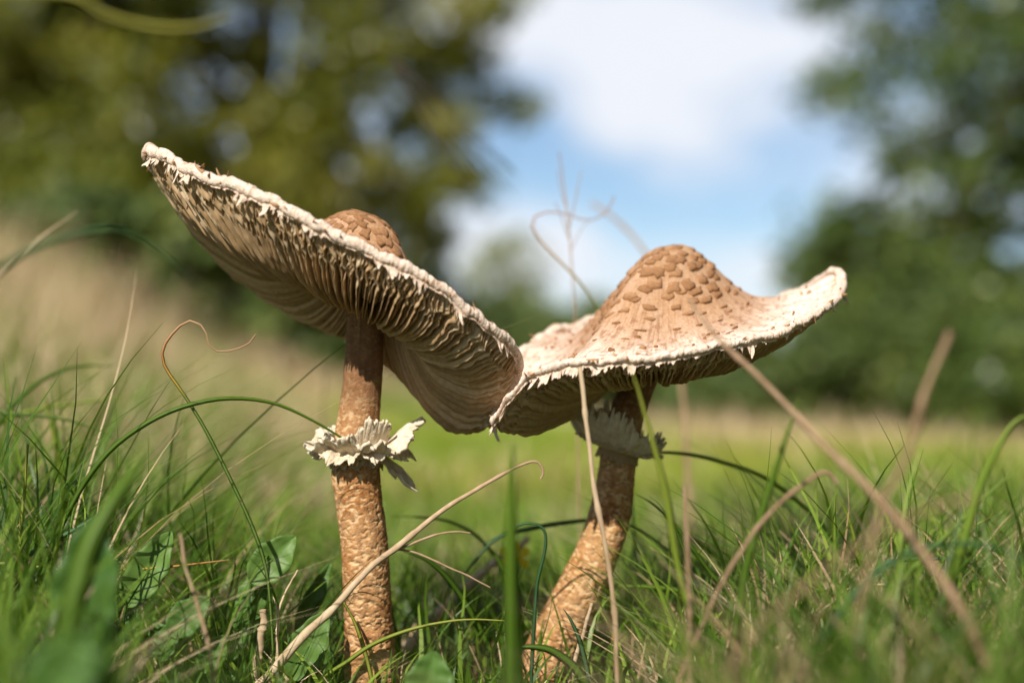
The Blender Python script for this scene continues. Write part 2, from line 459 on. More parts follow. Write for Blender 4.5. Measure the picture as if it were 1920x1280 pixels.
    P = (Rm + cap.n * sag[:, None])[:, None, :] + er[:, None, :] * (np.cos(Cc) * ra * rad)[..., None] + cap.n * (np.sin(Cc) * rb * rad)[..., None]
    flk = fbm(np.cos(A) * 48 + 3, np.sin(A) * 48 + cap.seed, np.cos(Cc) * 1.6 + np.sin(Cc) * 2.4, 2)
    tone = np.clip(0.10 + 0.3 * nz + 0.28 * strand + 0.75 * sstep(0.22, 0.5, flk) + 0.4 * (np.sin(Cc) < -0.5), 0, 1)
    V1 = P.reshape(-1, 3); F1 = grid_faces(NM, NC, True)
    wrap = np.arange(NM); w2 = (wrap + 1) % NM
    F1 = np.vstack([F1, np.stack([wrap * NC + NC - 1, w2 * NC + NC - 1, w2 * NC, wrap * NC], 1)])
    ragged = fbm(np.cos(aa) * 120 + cap.seed, np.sin(aa) * 120, aa * 0, 2)
    patch = sstep(-0.15, 0.5, fbm(np.cos(aa) * 14 + 5, np.sin(aa) * 14, aa * 0 + cap.seed, 2))
    ln_ = np.clip(0.0012 + 0.0052 * patch * np.clip(ragged + 0.35, 0, 1.2), 0.0002, 0.006)
    nf = 5
    tq = np.linspace(0, 1, nf)
    curl = 0.5 + 0.9 * fbm(np.cos(aa) * 40, np.sin(aa) * 40, aa * 0 + 9, 2)
    base_ = Rm + cap.n * (sag - rb * 0.6)[:, None] + er * (ra * 0.35)
    Fp = base_[:, None, :] - cap.n * (ln_[:, None] * tq)[..., None] + er[:, None, :] * (ln_[:, None] * curl[:, None] * tq ** 2 * 0.7 - 0.0004 * tq)[..., None]
    tgm = norm(np.roll(Rm, -1, 0) - np.roll(Rm, 1, 0))
    Fp = Fp + tgm[:, None, :] * (0.0007 * fbm(np.cos(aa) * 200, np.sin(aa) * 200, aa * 0, 2)[:, None] * tq)[..., None]
    V2 = Fp.reshape(-1, 3); F2 = grid_faces(NM, nf, True) + len(V1)
    mg = mesh_obj('margin', np.vstack([V1, V2]), np.vstack([F1, F2]), MARGIN, body, attrs={'tone': np.concatenate([tone.ravel(), np.repeat(0.2 + 0.3 * (ragged < 0), nf)])})
    mg['label'] = 'torn whitish cap margin with ragged fringe'
    # scales: plates in rows round the umbo, small curled flecks further out
    def plate(s0, u0, ws, wu, lift, tilt, tone_):
        k = 13
        ph = np.arange(k) / k * 2 * np.pi
        rad = 1 + r.uniform(-.36, .18, k)
        q = 0.75
        ds = np.sign(np.cos(ph)) * np.abs(np.cos(ph)) ** q * rad * ws
        du = np.sign(np.sin(ph)) * np.abs(np.sin(ph)) ** q * rad * wu
        so, uo = np.clip(s0 + ds, 0.004, 0.995), u0 + du
        out0 = cap.top(so, uo, False)
        e = 0.004
        nn = []
        for a_, b_ in zip(so, uo):
            p = cap.top(np.array([a_, a_ + e, a_]), np.array([b_, b_, b_ + e]), False)
            v = np.cross(p[1] - p[0], p[2] - p[0]); v = norm(v); nn.append(v if v @ cap.n > 0 else -v)
        nn = np.array(nn)
        up = lift * (0.5 + tilt * (ds / max(ws, 1e-6)))                  # the outer edge stands up
        ring_t = out0 + nn * np.maximum(up, -0.0003)[:, None]
        ring_b = out0 - nn * 0.0014
        inner = cap.top(np.clip(s0 + ds * .55, .003, .99), u0 + du * .55, False) + nn * (lift * (0.75 + 0.6 * tilt * (ds / max(ws, 1e-6))))[:, None]
        ctr = inner.mean(0) + nn.mean(0) * lift * 0.15
        Vv = np.vstack([ring_b, ring_t, inner, ctr])
        Fv = []
        for i in range(k):
            j = (i + 1) % k
            Fv += [(i, j, k + j, k + i), (k + i, k + j, 2 * k + j, 2 * k + i), (2 * k + i, 2 * k + j, 3 * k)]
        mesh_obj('scale', Vv, Fv, SCALE, body, attrs={'rnd': np.clip(np.full(len(Vv), tone_) + r.uniform(-.12, .12, len(Vv)) + np.r_[-.3 * (ds > 0), -.28 * ds / ws, -.1 * ds / ws, 0], 0, 1)})
    for (s0, cnt, ws, wu, lift, tn) in fleck['rows']:
        off = r.uniform(0, 1)
        for i in range(cnt):
            if r.uniform() < 0.07: continue
            plate(s0 + r.uniform(-.019, .019), (i + off + r.uniform(-.28, .28)) / cnt, ws * r.uniform(.8, 1.3), wu / cnt * r.uniform(.8, 1.3), lift * r.uniform(.6, 1.2), 0.7, tn + r.uniform(-.15, .2))
    for i in range(fleck['n']):
        s0 = r.uniform(0.42, 0.99) ** 0.7
        wu = r.uniform(0.0005, 0.0017) * (1.6 if r.uniform() < .15 else 1) / (cap.len * s0) * 1.0
        plate(s0, r.uniform(), r.uniform(0.004, 0.010), wu, r.uniform(0.0004, 0.0011), 0.9, r.uniform(.15, .9))
    for i in range(fleck['flakes']):
        u0 = r.uniform(); p = cap.R(np.array([u0]))[0]
        e_r = norm((p - cap.C) - ((p - cap.C) @ cap.n) * cap.n); tg = np.cross(cap.n, e_r)
        ang = r.uniform(-.6, 2.0)
        outw = e_r * math.cos(ang) + cap.n * math.sin(ang)
        p = p + e_r * math.cos(ang) * ra * .8 + cap.n * math.sin(ang) * rb * .8
        dirn = norm(tg * r.choice([-1, 1]) * r.uniform(.4, 1) + outw * r.uniform(.1, .7) - cap.n * r.uniform(-.2, .5))
        ln2, w2 = r.uniform(.0015, .0046), r.uniform(.0003, .0010)
        sd = norm(np.cross(dirn, outw)); th = outw * .00016
        q = [p - dirn * ln2 * .3, p + dirn * ln2 * .35 + outw * ln2 * .08, p + dirn * ln2 * .75 + outw * ln2 * r.uniform(.15, .5)]
        Vv = [q[0] - sd * w2, q[0] + sd * w2, q[1] + sd * w2 * .8, q[1] - sd * w2 * .8, q[2] + sd * w2 * .2, q[2] - sd * w2 * .2]
        Vv = Vv + [v - th for v in Vv]
        mesh_obj('scale', Vv, [(0, 1, 2, 3), (3, 2, 4, 5), (7, 6, 9, 8), (8, 9, 11, 10), (1, 0, 6, 7), (2, 1, 7, 8), (0, 3, 9, 6), (4, 2, 8, 10), (3, 5, 11, 9), (5, 4, 10, 11)], SCALE, body, attrs={'rnd': np.full(12, r.uniform(.6, 1))})
    return body

def build_stem(parent, path, seed, split):
    """path: (px, py, depth, radius m); split: length fraction from the foot where the ring sits"""
    P = np.array([np.r_[at(a, b, c), r_] for a, b, c, r_ in path])
    NL, NA = 560, 150
    Q = catmull(P, NL)
    ax, rad = Q[:, :3], Q[:, 3]
    tg = norm(np.gradient(ax, axis=0))
    e1 = norm(np.cross(tg, np.array([0, 1.0, 0]))); e2 = np.cross(tg, e1)
    ph = np.arange(NA) / NA * 2 * np.pi
    L = np.r_[0, np.cumsum(np.linalg.norm(np.diff(ax, axis=0), axis=1))]
    v, p_ = np.meshgrid(L, ph, indexing='ij')
    R0 = rad[:, None]
    cx, cy = np.cos(p_) * 0.009, np.sin(p_) * 0.009
    frac = v / L[-1]
    upper = sstep(split - 0.01, split + 0.10, frac)
    low = 1 - sstep(0.05, 0.42, frac)
    wz = v + 0.0016 * fbm(cx * 300 + seed, cy * 300, v * 220, 2)
    # rows of scale edges, finer going up
    n1 = fbm(cx * 560 + seed, cy * 560, wz * 1100, 3)
    n2 = fbm(cx * 360 + seed + 9, cy * 360, wz * 560, 2)
    nmix = n1 * (1 - low * 0.5) + n2 * low * 0.5
    pat = sstep(-0.34, 0.04, nmix)
    fibre = fbm(cx * 900 + seed, cy * 900, v * 60, 2)
    disp = (0.00042 + 0.00085 * low) * (pat - 0.5) + (0.0002 + 0.0007 * low) * n2
    disp = disp * (1 - 0.85 * upper) + upper * 0.00018 * fibre
    lump = 0.0005 * fbm(cx * 60 + seed, cy * 60, v * 40, 2)
    rr = R0 + disp + lump
    Vv = ax[:, None, :] + e1[:, None, :] * (np.cos(p_) * rr)[..., None] + e2[:, None, :] * (np.sin(p_) * rr)[..., None]
    F = grid_faces(NL, NA)
    wrap = np.arange(NL - 1)
    F = np.vstack([F, np.stack([wrap * NA + NA - 1, (wrap + 1) * NA + NA - 1, (wrap + 1) * NA, wrap * NA], 1)])
    return mesh_obj('stem', Vv.reshape(-1, 3), F, STEM, parent, attrs={'pat': pat * (0.72 + 0.28 * sstep(-.3, .5, fbm(cx * 90, cy * 90, v * 90, 2))), 'smooth_part': upper * (0.75 + 0.2 * fibre)})

def frill(name, parent, axis_pt, axis_dir, prof, out_len, rag, seed, na=480, nt=16, mat=RING, brown=0.0, ruffle=0.0012, spikes=90, thick=0.0005):
    """a torn membrane round the stem. prof(t, phi) -> (radius, height) ; out_len(phi) scales t"""
    r = np.random.default_rng(seed)
    k = norm(np.array(axis_dir, float)); e1 = norm(np.cross([0, 1.0, 0], k)); e2 = np.cross(k, e1)
    ph = np.arange(na) / na * 2 * np.pi
    t = np.linspace(0, 1, nt)
    edge = 1 + 0.10 * vnoise(np.cos(ph) * 34, np.sin(ph) * 34, ph * 0 + seed) + rag * (0.7 * fbm(np.cos(ph) * spikes / 6, np.sin(ph) * spikes / 6, ph * 0 + seed, 2) + 0.5 * fbm(np.cos(ph) * 3, np.sin(ph) * 3, ph * 0 + seed, 2))
    PH, TT = np.meshgrid(ph, t, indexing='ij')
    te = TT * np.clip(edge, 0.25, 1.6)[:, None]
    rad, hei = prof(te, PH)
    sc = out_len(PH)
    ruf = ruffle * TT * (fbm(np.cos(PH) * 6, np.sin(PH) * 6, TT * 1.5 + seed, 2)) * 2.2
    ruf2 = ruffle * 0.7 * TT * fbm(np.cos(PH) * 15, np.sin(PH) * 15, TT * 3 + seed, 2)
    rad = rad[...] * 1.0
    rad0 = rad[:, :1]
    rad = rad0 + (rad - rad0) * sc + ruf2
    P = axis_pt + (e1 * np.cos(PH)[..., None] + e2 * np.sin(PH)[..., None]) * rad[..., None] + k * (hei * sc + ruf)[..., None]
    rn = np.clip(brown + 0.5 * (1 - TT) * brown + 0.25 * fbm(np.cos(PH) * 20, np.sin(PH) * 20, TT * 5 + seed, 2), 0, 1)
    o = mesh_obj(name, P.reshape(-1, 3), grid_faces(na, nt, True), mat, parent, attrs={'rnd': rn})
    s = o.modifiers.new('thickness', 'SOLIDIFY'); s.thickness = thick; s.offset = 0
    return o

# --- the wide mushroom whose cap tips up to one side
stem_a = [(712, 1420, .545, .0112), (706, 1360, .545, .0105), (698, 1280, .545, .0100), (692, 1200, .545, .0092), (687, 1100, .545, .0088), (682, 1000, .545, .0087), (673, 930, .545, .0089),
          (668, 880, .545, .0091), (672, 800, .545, .0081), (679, 720, .546, .0074), (683, 640, .547, .0071), (684, 560, .548, .0071), (684, 500, .55, .0075)]
rim_a = [(276, 285, .548), (300, 290, .523), (360, 318, .507), (430, 343, .499), (500, 375, .494), (570, 410, .491), (640, 444, .490), (710, 478, .490), (780, 514, .491), (840, 550, .494),
         (900, 598, .499), (945, 638, .506), (970, 668, .514), (970, 700, .524), (950, 742, .533), (920, 790, .545), (890, 765, .560), (828, 697, .576), (740, 622, .588), (640, 562, .595), (530, 512, .596),
         (430, 455, .592), (350, 388, .582), (293, 322, .566)]
foot_a = at(712, 1420, .545)
A = empty('parasol_mushroom', (foot_a[0], foot_a[1], 0), 'taller parasol mushroom with wide tilted cap showing its cream gills', 'mushroom', 'pair of parasol mushrooms')
build_stem(A, stem_a, 3.3, 0.66)
capA = Cap(rim_a, (697, 507, .548), (0.16, 0.0, 1.0), .0200, .24, 2.6, .0130, .0022, .0078, 11)
def crimp_a(u):
    p = capA.R(np.array([u]))[0]
    right = sstep(0.0, 0.035, p[0] + 0.055)
    return 0.00105, (random.random() < 0.15 + 0.85 * float(right)), 0.0062
rowsA = [(0.035, 4, .024, .50, .0003, .55), (0.077, 8, .025, .50, .0004, .5), (0.118, 12, .025, .50, .0005, .5), (0.158, 16, .025, .50, .0005, .5), (0.198, 20, .025, .50, .0006, .5), (0.240, 23, .024, .48, .0006, .5), (0.285, 26, .020, .44, .0006, .55)]
build_cap(capA, A, crimp_a, 205, (.0019, .0021), dict(rows=rowsA, n=110, flakes=75))
# its ring
ka = norm(at(672, 800, .545) - at(668, 880, .545))
c_a = at(669, 862, .545)
def prof_a(t, ph):
    return 0.0086 + 0.0125 * t, 0.003 + 0.0062 * t ** 0.8 + 0.0035 * t * np.sin(ph * 3 + 1.0)
def len_a(ph):   # e1 points to camera right, e2 towards or away
    return 0.75 + 0.55 * np.clip(np.cos(ph), -.2, 1) ** 2
fr = frill('ring', A, c_a, ka, prof_a, len_a, 0.26, 4, ruffle=.0022, spikes=26, thick=.0012)
fr['label'] = 'torn white ring frill round the stem'
def prof_a1(t, ph):
    return 0.0094 + 0.0052 * t, 0.0010 + 0.0125 * t
frill('ring', A, c_a, ka, prof_a1, lambda ph: np.exp(-((np.angle(np.exp(1j * (ph + 1.0))) / 0.62) ** 6)) + 0.12, 0.16, 41, ruffle=.0010, spikes=16, thick=.0012)
def prof_a2(t, ph):
    return 0.0086 + 0.0105 * t, 0.0045 + 0.0005 * t - 0.0030 * t ** 2 
fr2 = frill('ring', A, c_a, ka, prof_a2, lambda ph: 0.70 + 0.5 * np.clip(np.cos(ph), 0, 1), 0.32, 9, ruffle=.0018, brown=.15)
def prof_a3(t, ph):
    return 0.0088 + 0.0012 * t, 0.003 - 0.0055 * t
frill('ring_collar', A, c_a, ka, prof_a3, lambda ph: 1 + 0 * ph, 0.35, 5, ruffle=.0006, brown=.8)
def prof_a4(t, ph):
    return 0.0090 + 0.0125 * t, 0.003 - 0.011 * t ** 1.2
frill('ring_flap', A, c_a, ka, prof_a4, lambda ph: np.exp(-((np.angle(np.exp(1j * (ph - FLAP))) / 0.55) ** 4)) + 0.05, 0.35, 15, ruffle=.0022, brown=.1) if (FLAP := 0.35) else None

# --- the bell-topped mushroom that leans against it
stem_b = [(968, 1400, .565, .0118), (990, 1330, .565, .0110), (1014, 1270, .565, .0104), (1047, 1190, .566, .0098), (1085, 1110, .567, .0093), (1122, 1030, .568, .0086), (1144, 960, .569, .0080), (1154, 900, .570, .0075),
          (1160, 850, .570, .0072), (1172, 790, .571, .0070), (1192, 730, .572, .0069), (1208, 690, .573, .0069), (1222, 640, .575, .0072)]
rim_b = [(1578, 532, .566), (1555, 570, .545), (1500, 603, .527), (1425, 632, .514), (1345, 651, .507), (1255, 666, .503), (1170, 674, .502), (1095, 680, .503), (1035, 691, .506), (990, 710, .510), (955, 748, .514), (928, 792, .522),
         (935, 770, .540), (955, 715, .562), (985, 655, .588), (1050, 618, .612), (1140, 596, .632), (1250, 584, .642), (1350, 576, .638), (1440, 566, .625), (1510, 545, .606), (1562, 514, .586)]
foot_b = at(968, 1400, .565)
B = empty('parasol_mushroom', (foot_b[0], foot_b[1], 0), 'parasol mushroom with tall brown scaly bell top on a leaning curved stem', 'mushroom', 'pair of parasol mushrooms')
build_stem(B, stem_b, 8.1, 0.77)
capB = Cap(rim_b, (1228, 640, .574), (0.10, -0.02, 1.0), .0385, .365, 1.95, .0052, .0022, .0072, 23, 0.08)
def crimp_b(u):
    return 0.0010, random.random() < 0.5, 0.006
rowsB = [(0.055, 4, .026, .46, .0002, .65), (0.103, 8, .025, .44, .0003, .62), (0.148, 11, .025, .44, .0004, .6), (0.193, 14, .025, .44, .0005, .58), (0.238, 16, .026, .45, .0006, .55), (0.283, 18, .025, .43, .0006, .55), (0.330, 20, .022, .40, .0006, .52), (0.380, 22, .018, .34, .0006, .5), (0.43, 24, .012, .26, .0007, .5), (0.49, 22, .008, .18, .0007, .5)]
build_cap(capB, B, crimp_b, 190, (.0022, .0017), dict(rows=rowsB, n=90, flakes=50))
kb = norm(at(1186, 770, .572) - at(1158, 870, .572))
c_b = at(1160, 846, .570)
def prof_b(t, ph):
    return 0.0072 + 0.0150 * np.sqrt(np.clip(t, 0, None)), 0.0003 + 0.0040 * t + 0.0080 * t ** 2.0
frb = frill('ring', B, c_b, kb, prof_b, lambda ph: 0.98 - 0.34 * np.cos(ph), 0.26, 21, ruffle=.0016, brown=.22, thick=.0008, spikes=160)
frb['label'] = 'grey white fringed ring flaring upwards like a funnel'
def prof_b2(t, ph):
    return 0.0075 + 0.0100 * t, 0.003 + 0.0012 * t - 0.002 * t ** 2
frill('ring', B, c_b, kb, prof_b2, lambda ph: 0.9 + 0.2 * np.clip(-np.cos(ph), -.3, 1), 0.30, 27, ruffle=.0012, brown=.45, spikes=140)
def prof_b3(t, ph):
    return 0.0076 + 0.0008 * t, 0.003 - 0.0065 * t
frill('ring_collar', B, c_b, kb, prof_b3, lambda ph: 1 + 0 * ph, 0.35, 31, ruffle=.0006, brown=.9)

# ------------------------------------------------------------------ single grass blades, stalks and leaves one can point at
def rooted(P, closed_root=True):
    """carry the lower end of a stalk down into the ground"""
    P = [np.asarray(p, float) for p in P]
    p0, p1 = P[0], P[1]
    g0 = float(gz(p0[0], p0[1]))
    if p0[2] > g0 + 0.004:
        d = p0 - p1
        h = p0[2] - g0
        dx = np.clip(d[0] / max(1e-4, -d[2]) if d[2] < 0 else 0.25 * np.sign(d[0] + 1e-9), -0.9, 0.9) * h * 0.6
        P = [np.array([p0[0] + dx, p0[1] + 0.1 * h, g0 - 0.004]), np.array([p0[0] + dx * 0.62, p0[1] + 0.05 * h, g0 + h * 0.45])] + P
    return P

def px_path(pts, depth, root=True):
    """(px, py[, depth]) points; a depth pair runs from first to last"""
    n = len(pts)
    d0, d1 = depth if isinstance(depth, tuple) else (depth, depth)
    P = [at(p[0], p[1], p[2] if len(p) > 2 else d0 + (d1 - d0) * i / max(1, n - 1)) for i, p in enumerate(pts)]
    return rooted(P) if root else P

def blade_mesh(P, w, n=48, face=0.0, fold=0.25, taper=(0.5, 1.0, 0.06), tone=(0.4, 0.6), jit=0.0):
    Q = catmull(np.array(P), n)
    tg = norm(np.gradient(Q, axis=0))
    view = norm(Q - np.array([0, 0, CAM_H]))
    view = norm(np.array([[math.sin(face) * 0.9, math.cos(face), 0.25 * math.sin(face * 3)]])) * np.ones((n, 1))
    side = norm(np.cross(tg, view)); nn = np.cross(side, tg)
    t = np.linspace(0, 1, n)
    ww = w * 0.5 * np.interp(t, [0, 0.35, 0.7, 0.9, 1], [taper[0], taper[1], taper[1] * 0.8, taper[1] * 0.45, taper[2]])
    tw = 0.5 * np.sin(t * 4 + face * 7)
    sd = side * np.cos(tw)[:, None] + nn * np.sin(tw)[:, None]
    nn2 = np.cross(sd, tg)
    L = Q - sd * ww[:, None] + nn2 * (ww * fold)[:, None]; R_ = Q + sd * ww[:, None] + nn2 * (ww * fold)[:, None]
    M = Q
    low = Q - nn2 * (0.00018 + ww * 0.15)[:, None]
    V = np.stack([L, M, R_, low], 1).reshape(-1, 3)
    F = []
    for i in range(n - 1):
        a, b = i * 4, i * 4 + 4
        F += [(a, a + 1, b + 1, b), (a + 1, a + 2, b + 2, b + 1), (a + 2, a + 3, b + 3, b + 2), (a + 3, a, b, b + 3)]
    tn = np.interp(t, np.linspace(0, 1, len(tone)), tone)
    rn = np.repeat(tn, 4) + np.tile([0.05, -0.06, 0.05, -0.1], n)
    return V, np.array(F), np.clip(rn, 0, 1)

def blade(label, pts, depth, w_px, mat=None, tone=(0.4, 0.6), face=0.0, name='grass_shoot', cat='grass', root=True, taper=(0.6, 1.0, 0.06), group=None, fold=0.25):
    P = px_path(pts, depth, root)
    dm = depth if not isinstance(depth, tuple) else sum(depth) / 2
    V, F, rn = blade_mesh(P, w_px * dm / FPX, face=face, tone=tone, taper=taper, fold=fold)
    o = mesh_obj(name, V, F, mat or GREEN, attrs={'rnd': rn})
    return tag(o, label, cat, group)

def tube_mesh(P, r0, r1, n=40, k=7, rough=0.16, tone=(0.5, 0.7), seed=0, flat=0.7):
    Q = catmull(np.array(P), n)
    tg = norm(np.gradient(Q, axis=0))
    e1 = norm(np.cross(tg, np.array([0.1, 1.0, 0.2]))); e2 = np.cross(tg, e1)
    t = np.linspace(0, 1, n)
    rad = (r0 + (r1 - r0) * t)
    ph = np.arange(k) / k * 2 * np.pi
    T, H = np.meshgrid(t, ph, indexing='ij')
    kink = max(r0, r1) * 0.35
    Q = Q + (e1 * fbm(t * 9 + seed, t * 0, t * 0, 2)[:, None] + e2 * fbm(t * 9 + seed, t * 0 + 5, t * 0, 2)[:, None]) * kink * sstep(0, .1, t)[:, None] * sstep(1, .9, t)[:, None]
    for jt in (.31, .58, .83):
        rad = rad * (1 + .32 * np.exp(-((t - jt - .01 * (seed % 7)) / .012) ** 2))
    rr = rad[:, None] * (1 + rough * fbm(np.cos(H) * 1.5 + seed, np.sin(H) * 1.5, T * 18, 2) + rough * 0.8 * fbm(T * 25 + seed, T * 0, T * 0, 2))
    V = Q[:, None, :] + e1[:, None, :] * (np.cos(H) * rr)[..., None] + e2[:, None, :] * (np.sin(H) * rr * flat)[..., None]
    F = grid_faces(n, k)
    w = np.arange(n - 1)
    F = np.vstack([F, np.stack([w * k + k - 1, (w + 1) * k + k - 1, (w + 1) * k, w * k], 1)])
    rn = np.interp(T, np.linspace(0, 1, len(tone)), tone) + 0.12 * fbm(T * 12 + seed, np.cos(H) * 2, np.sin(H) * 2, 2)
    return V.reshape(-1, 3), F, np.clip(rn, 0, 1).ravel()

def stalk(label, pts, depth, w0, w1, mat=None, tone=(0.5, 0.7), root=True, name='dry_grass_stalk', cat='dry stalk', twigs=(), group=None):
    P = px_path(pts, depth, root)
    dm = depth if not isinstance(depth, tuple) else sum(depth) / 2
    s = dm / FPX * 0.5
    V, F, rn = tube_mesh(P, w0 * s, w1 * s, n=90, tone=tone, seed=len(label))
    if not twigs:
        o = mesh_obj(name, V, F, mat or STRAW, attrs={'rnd': rn})
        return tag(o, label, cat, group)
    e = empty(name, P[0], label, cat, group)
    mesh_obj('stalk', V, F, mat or STRAW, e, attrs={'rnd': rn})
    for (tp, d, a, b, tn) in twigs:
        V, F, rn = tube_mesh(px_path(tp, d, False), a * s, b * s, n=30, tone=tn, seed=len(tp))
        mesh_obj('twig', V, F, mat or STRAW, e, attrs={'rnd': rn})
    return e

# left side
blade('thin green blade ending in a dry curled tendril', [(512, 1230), (506, 1130), (497, 1060), (472, 985), (428, 890), (385, 805), (345, 740), (312, 692), (304, 662), (318, 632), (352, 602), (383, 615), (390, 645), (408, 659), (442, 655), (468, 643), (480, 626)],
      .520, 7.5, TIPDRY, (0.3, 0.35, 0.38, 0.4, 0.42, 0.45, 0.88, 1, 1), 0.3, taper=(0.9, 1.0, 0.35))
blade('long green blade arching over to the torn ring', [(60, 1150), (90, 1040), (125, 965), (165, 895), (220, 832), (300, 780), (380, 753), (450, 747), (520, 758), (590, 790), (640, 820), (684, 842)], (.505, .53), 12, GREEN, (0.25, 0.4, 0.5), 0.5, taper=(0.6, 0.9, 0.25))
blade('blue green blade bowed behind a tan straw tip', [(-40, 560), (0, 505), (80, 458), (190, 430), (250, 440), (310, 480), (370, 530), (430, 562)], (.36, .40), 15, TEAL, (0.2, 0.4, 0.5), 0.2)
blade('tan pointed straw tip crossing the bowed blue green blade', [(-60, 575), (0, 517), (70, 452), (146, 395)], (.42, .44), 15, DRY, (0.6, 0.8, 0.7), 0.1, 'dry_grass_stalk', 'dry stalk')
blade('broad soft green blade leaning over the dock leaves', [(125, 1200), (160, 1050), (205, 955), (245, 895), (285, 838)], (.37, .39), 52, GREEN, (0.2, 0.4, 0.6), 0.2, taper=(0.9, 1, 0.1))
blade('level yellow green blade with an orange dry tip', [(-30, 1068), (120, 1069), (240, 1068), (320, 1062), (380, 1055), (430, 1049)], .515, 10, TIPDRY, (0.35, 0.42, 0.5, 0.58, 0.9), 0.3, taper=(0.7, 1, 0.2))
blade('straight pale green blade with a square cut tip', [(40, 1100), (38, 1010), (46, 920), (52, 832)], .525, 10, LIME, (0.1, 0.4, 0.6), 0.2, taper=(0.9, 1, 0.5))
blade('dark thin blade pointing up beside the pale one', [(20, 1080), (50, 1010), (85, 965), (112, 930)], .505, 9, GREEN, (0.2, 0.3, 0.5), 0.1)
blade('pale green ribbon blade rising through the dark grass', [(150, 1060), (130, 980), (118, 900), (100, 810), (78, 720)], .62, 15, LIME, (0.1, 0.2, 0.3), 0.1)
blade('wide blue green blade lying across the left grass', [(-30, 1110), (40, 1050), (110, 1010), (170, 975), (230, 935)], .53, 14, TEAL, (0.4, 0.6, 0.7), 0.3)
blade('curved green blade sweeping up past the dry tussock', [(-60, 880), (0, 790), (60, 725), (130, 690), (220, 685)], (.60, .66), 13, GREEN, (0.3, 0.45, 0.5), 0.4)
blade('flat green blade hanging over the left grass', [(-40, 800), (20, 778), (110, 785), (180, 805), (260, 850)], .60, 12, GREEN, (0.2, 0.35, 0.4), 0.2)
blade('long light blade arching low over the left grass', [(-50, 840), (0, 795), (60, 770), (150, 755), (270, 740)], .64, 10, LIME, (0, 0.2, 0.3), 0.5)
blade('yellow grass blade bowed in front of the oak crown', [(-90, -10), (120, -10), (200, 30), (290, 52), (370, 50), (450, 22)], (.33, .34), 14, LIME, (0.8, 0.9, 1.0), 0.3, root=False)
# the long branching straw before the tall stem
stalk('tan branching straw slanting across the tall mushroom stem', [(430, 1330), (490, 1278), (560, 1202), (620, 1142), (690, 1070), (745, 1027), (800, 982), (860, 936), (920, 900), (970, 873), (1003, 864), (1015, 874), (1019, 886), (1014, 897)], .512, 21, 4, STRAW, (1, .95, .85, .6, .45, .3),
      twigs=[([(735, 1034), (765, 1022), (800, 1008), (830, 999), (856, 996), (882, 999)], .513, 6, 3, (.5, .4, .3)), ([(690, 1072), (735, 1033), (765, 1032), (800, 1044), (840, 1062), (880, 1080), (919, 1101)], (.516, .513), 5, 3, (.25, .3, .25))])
blade('slim bright green blade crossing low before the tall stem', [(560, 1330), (610, 1268), (650, 1240), (700, 1207), (770, 1180), (840, 1165), (890, 1161), (945, 1163)], .515, 9, LIME, (0.0, 0.2, 0.5, 0.7), 0.2, taper=(1, 1, .3))
blade('yellow green blade curling down the foot of the tall stem', [(703, 1330), (698, 1285), (685, 1225), (667, 1170), (644, 1128)], .528, 10, LIME, (0.7, 0.6, 0.5), 0.2, taper=(.9, 1, .6))
stalk('short upright tan straw by the dock leaves', [(478, 1300), (484, 1230), (492, 1175), (493, 1142)], .52, 18, 14, STRAW, (.7, .85, .6))
stalk('thin pale forked straw by the curled blade', [(521, 1300), (520, 1220), (521, 1145)], .525, 9, 6, STRAW, (.8, .9, 1), twigs=[([(521, 1150), (533, 1115), (545, 1092), (558, 1068)], .525, 5, 3, (1, 1, .9)), ([(521, 1150), (517, 1130), (512, 1118)], .525, 4, 2, (.8, .8, .7))])
stalk('brown blurred straw among the dock leaves', [(400, 1290), (392, 1210), (372, 1140), (350, 1070), (338, 1000)], .46, 12, 6, STRAW, (.3, .4, .4))
stalk('pinkish tan stalk lying behind the tall mushroom foot', [(740, 1260), (790, 1185), (850, 1120), (920, 1060), (990, 1010)], (.58, .66), 22, 14, STRAW, (.7, .75, .6))
blade('dark green blade arching down behind the straw fork', [(950, 1330), (930, 1250), (890, 1160), (845, 1090), (800, 1050), (755, 1033)], (.57, .56), 15, GREEN, (0.7, 0.5, 0.2, 0.1), 0.3)
# between the stems
blade('tall dark green blade standing between the mushrooms', [(955, 1300), (957, 1180), (958, 1060), (960, 940), (962, 830)], .40, 34, GREEN, (0.15, 0.3, 0.5, 0.7), 0.1, taper=(0.8, 1, 0.2))
blade('second dark blade beside the tall one between the mushrooms', [(975, 1300), (972, 1200), (966, 1090), (960, 990)], .43, 22, GREEN, (0.15, 0.25, 0.3), 0.4)
blade('blue dark blade bent over like a crook', [(1003, 1150), (1008, 1090), (1020, 1040), (1023, 1005), (1012, 985), (980, 982), (950, 1000), (900, 1020)], .50, 8, TEAL, (0.0, 0.1, 0.2), 0.4)
blade('thin green blade arching behind the leaning stem', [(870, 1075), (930, 1010), (1000, 990), (1060, 980), (1120, 976), (1190, 990), (1250, 1030), (1310, 1075), (1360, 1110)], (.585, .60), 10, TEAL, (0.2, 0.3, 0.4), 0.3, root=False, taper=(.4, 1, .1))
blade('thin blade bowed between tall stem and tall dark blade', [(965, 1200), (950, 1080), (900, 1010), (850, 980), (800, 970), (730, 967)], .60, 8, GREEN, (0.4, 0.5, 0.6), 0.3)
stalk('pale straw hanging in front of the leaning stem', [(1160, 1330), (1150, 1130), (1132, 1010), (1112, 900), (1103, 820), (1095, 740), (1087, 688)], .487, 10, 9, STRAW, (.3, .4, .5, .8, .95))
blade('olive green blade leaning up past the fringed ring', [(1330, 1300), (1275, 1080), (1250, 930), (1228, 840), (1208, 770), (1192, 715), (1174, 676)], .445, 17, LIME, (0.0, 0.1, 0.3, .6), 0.2)
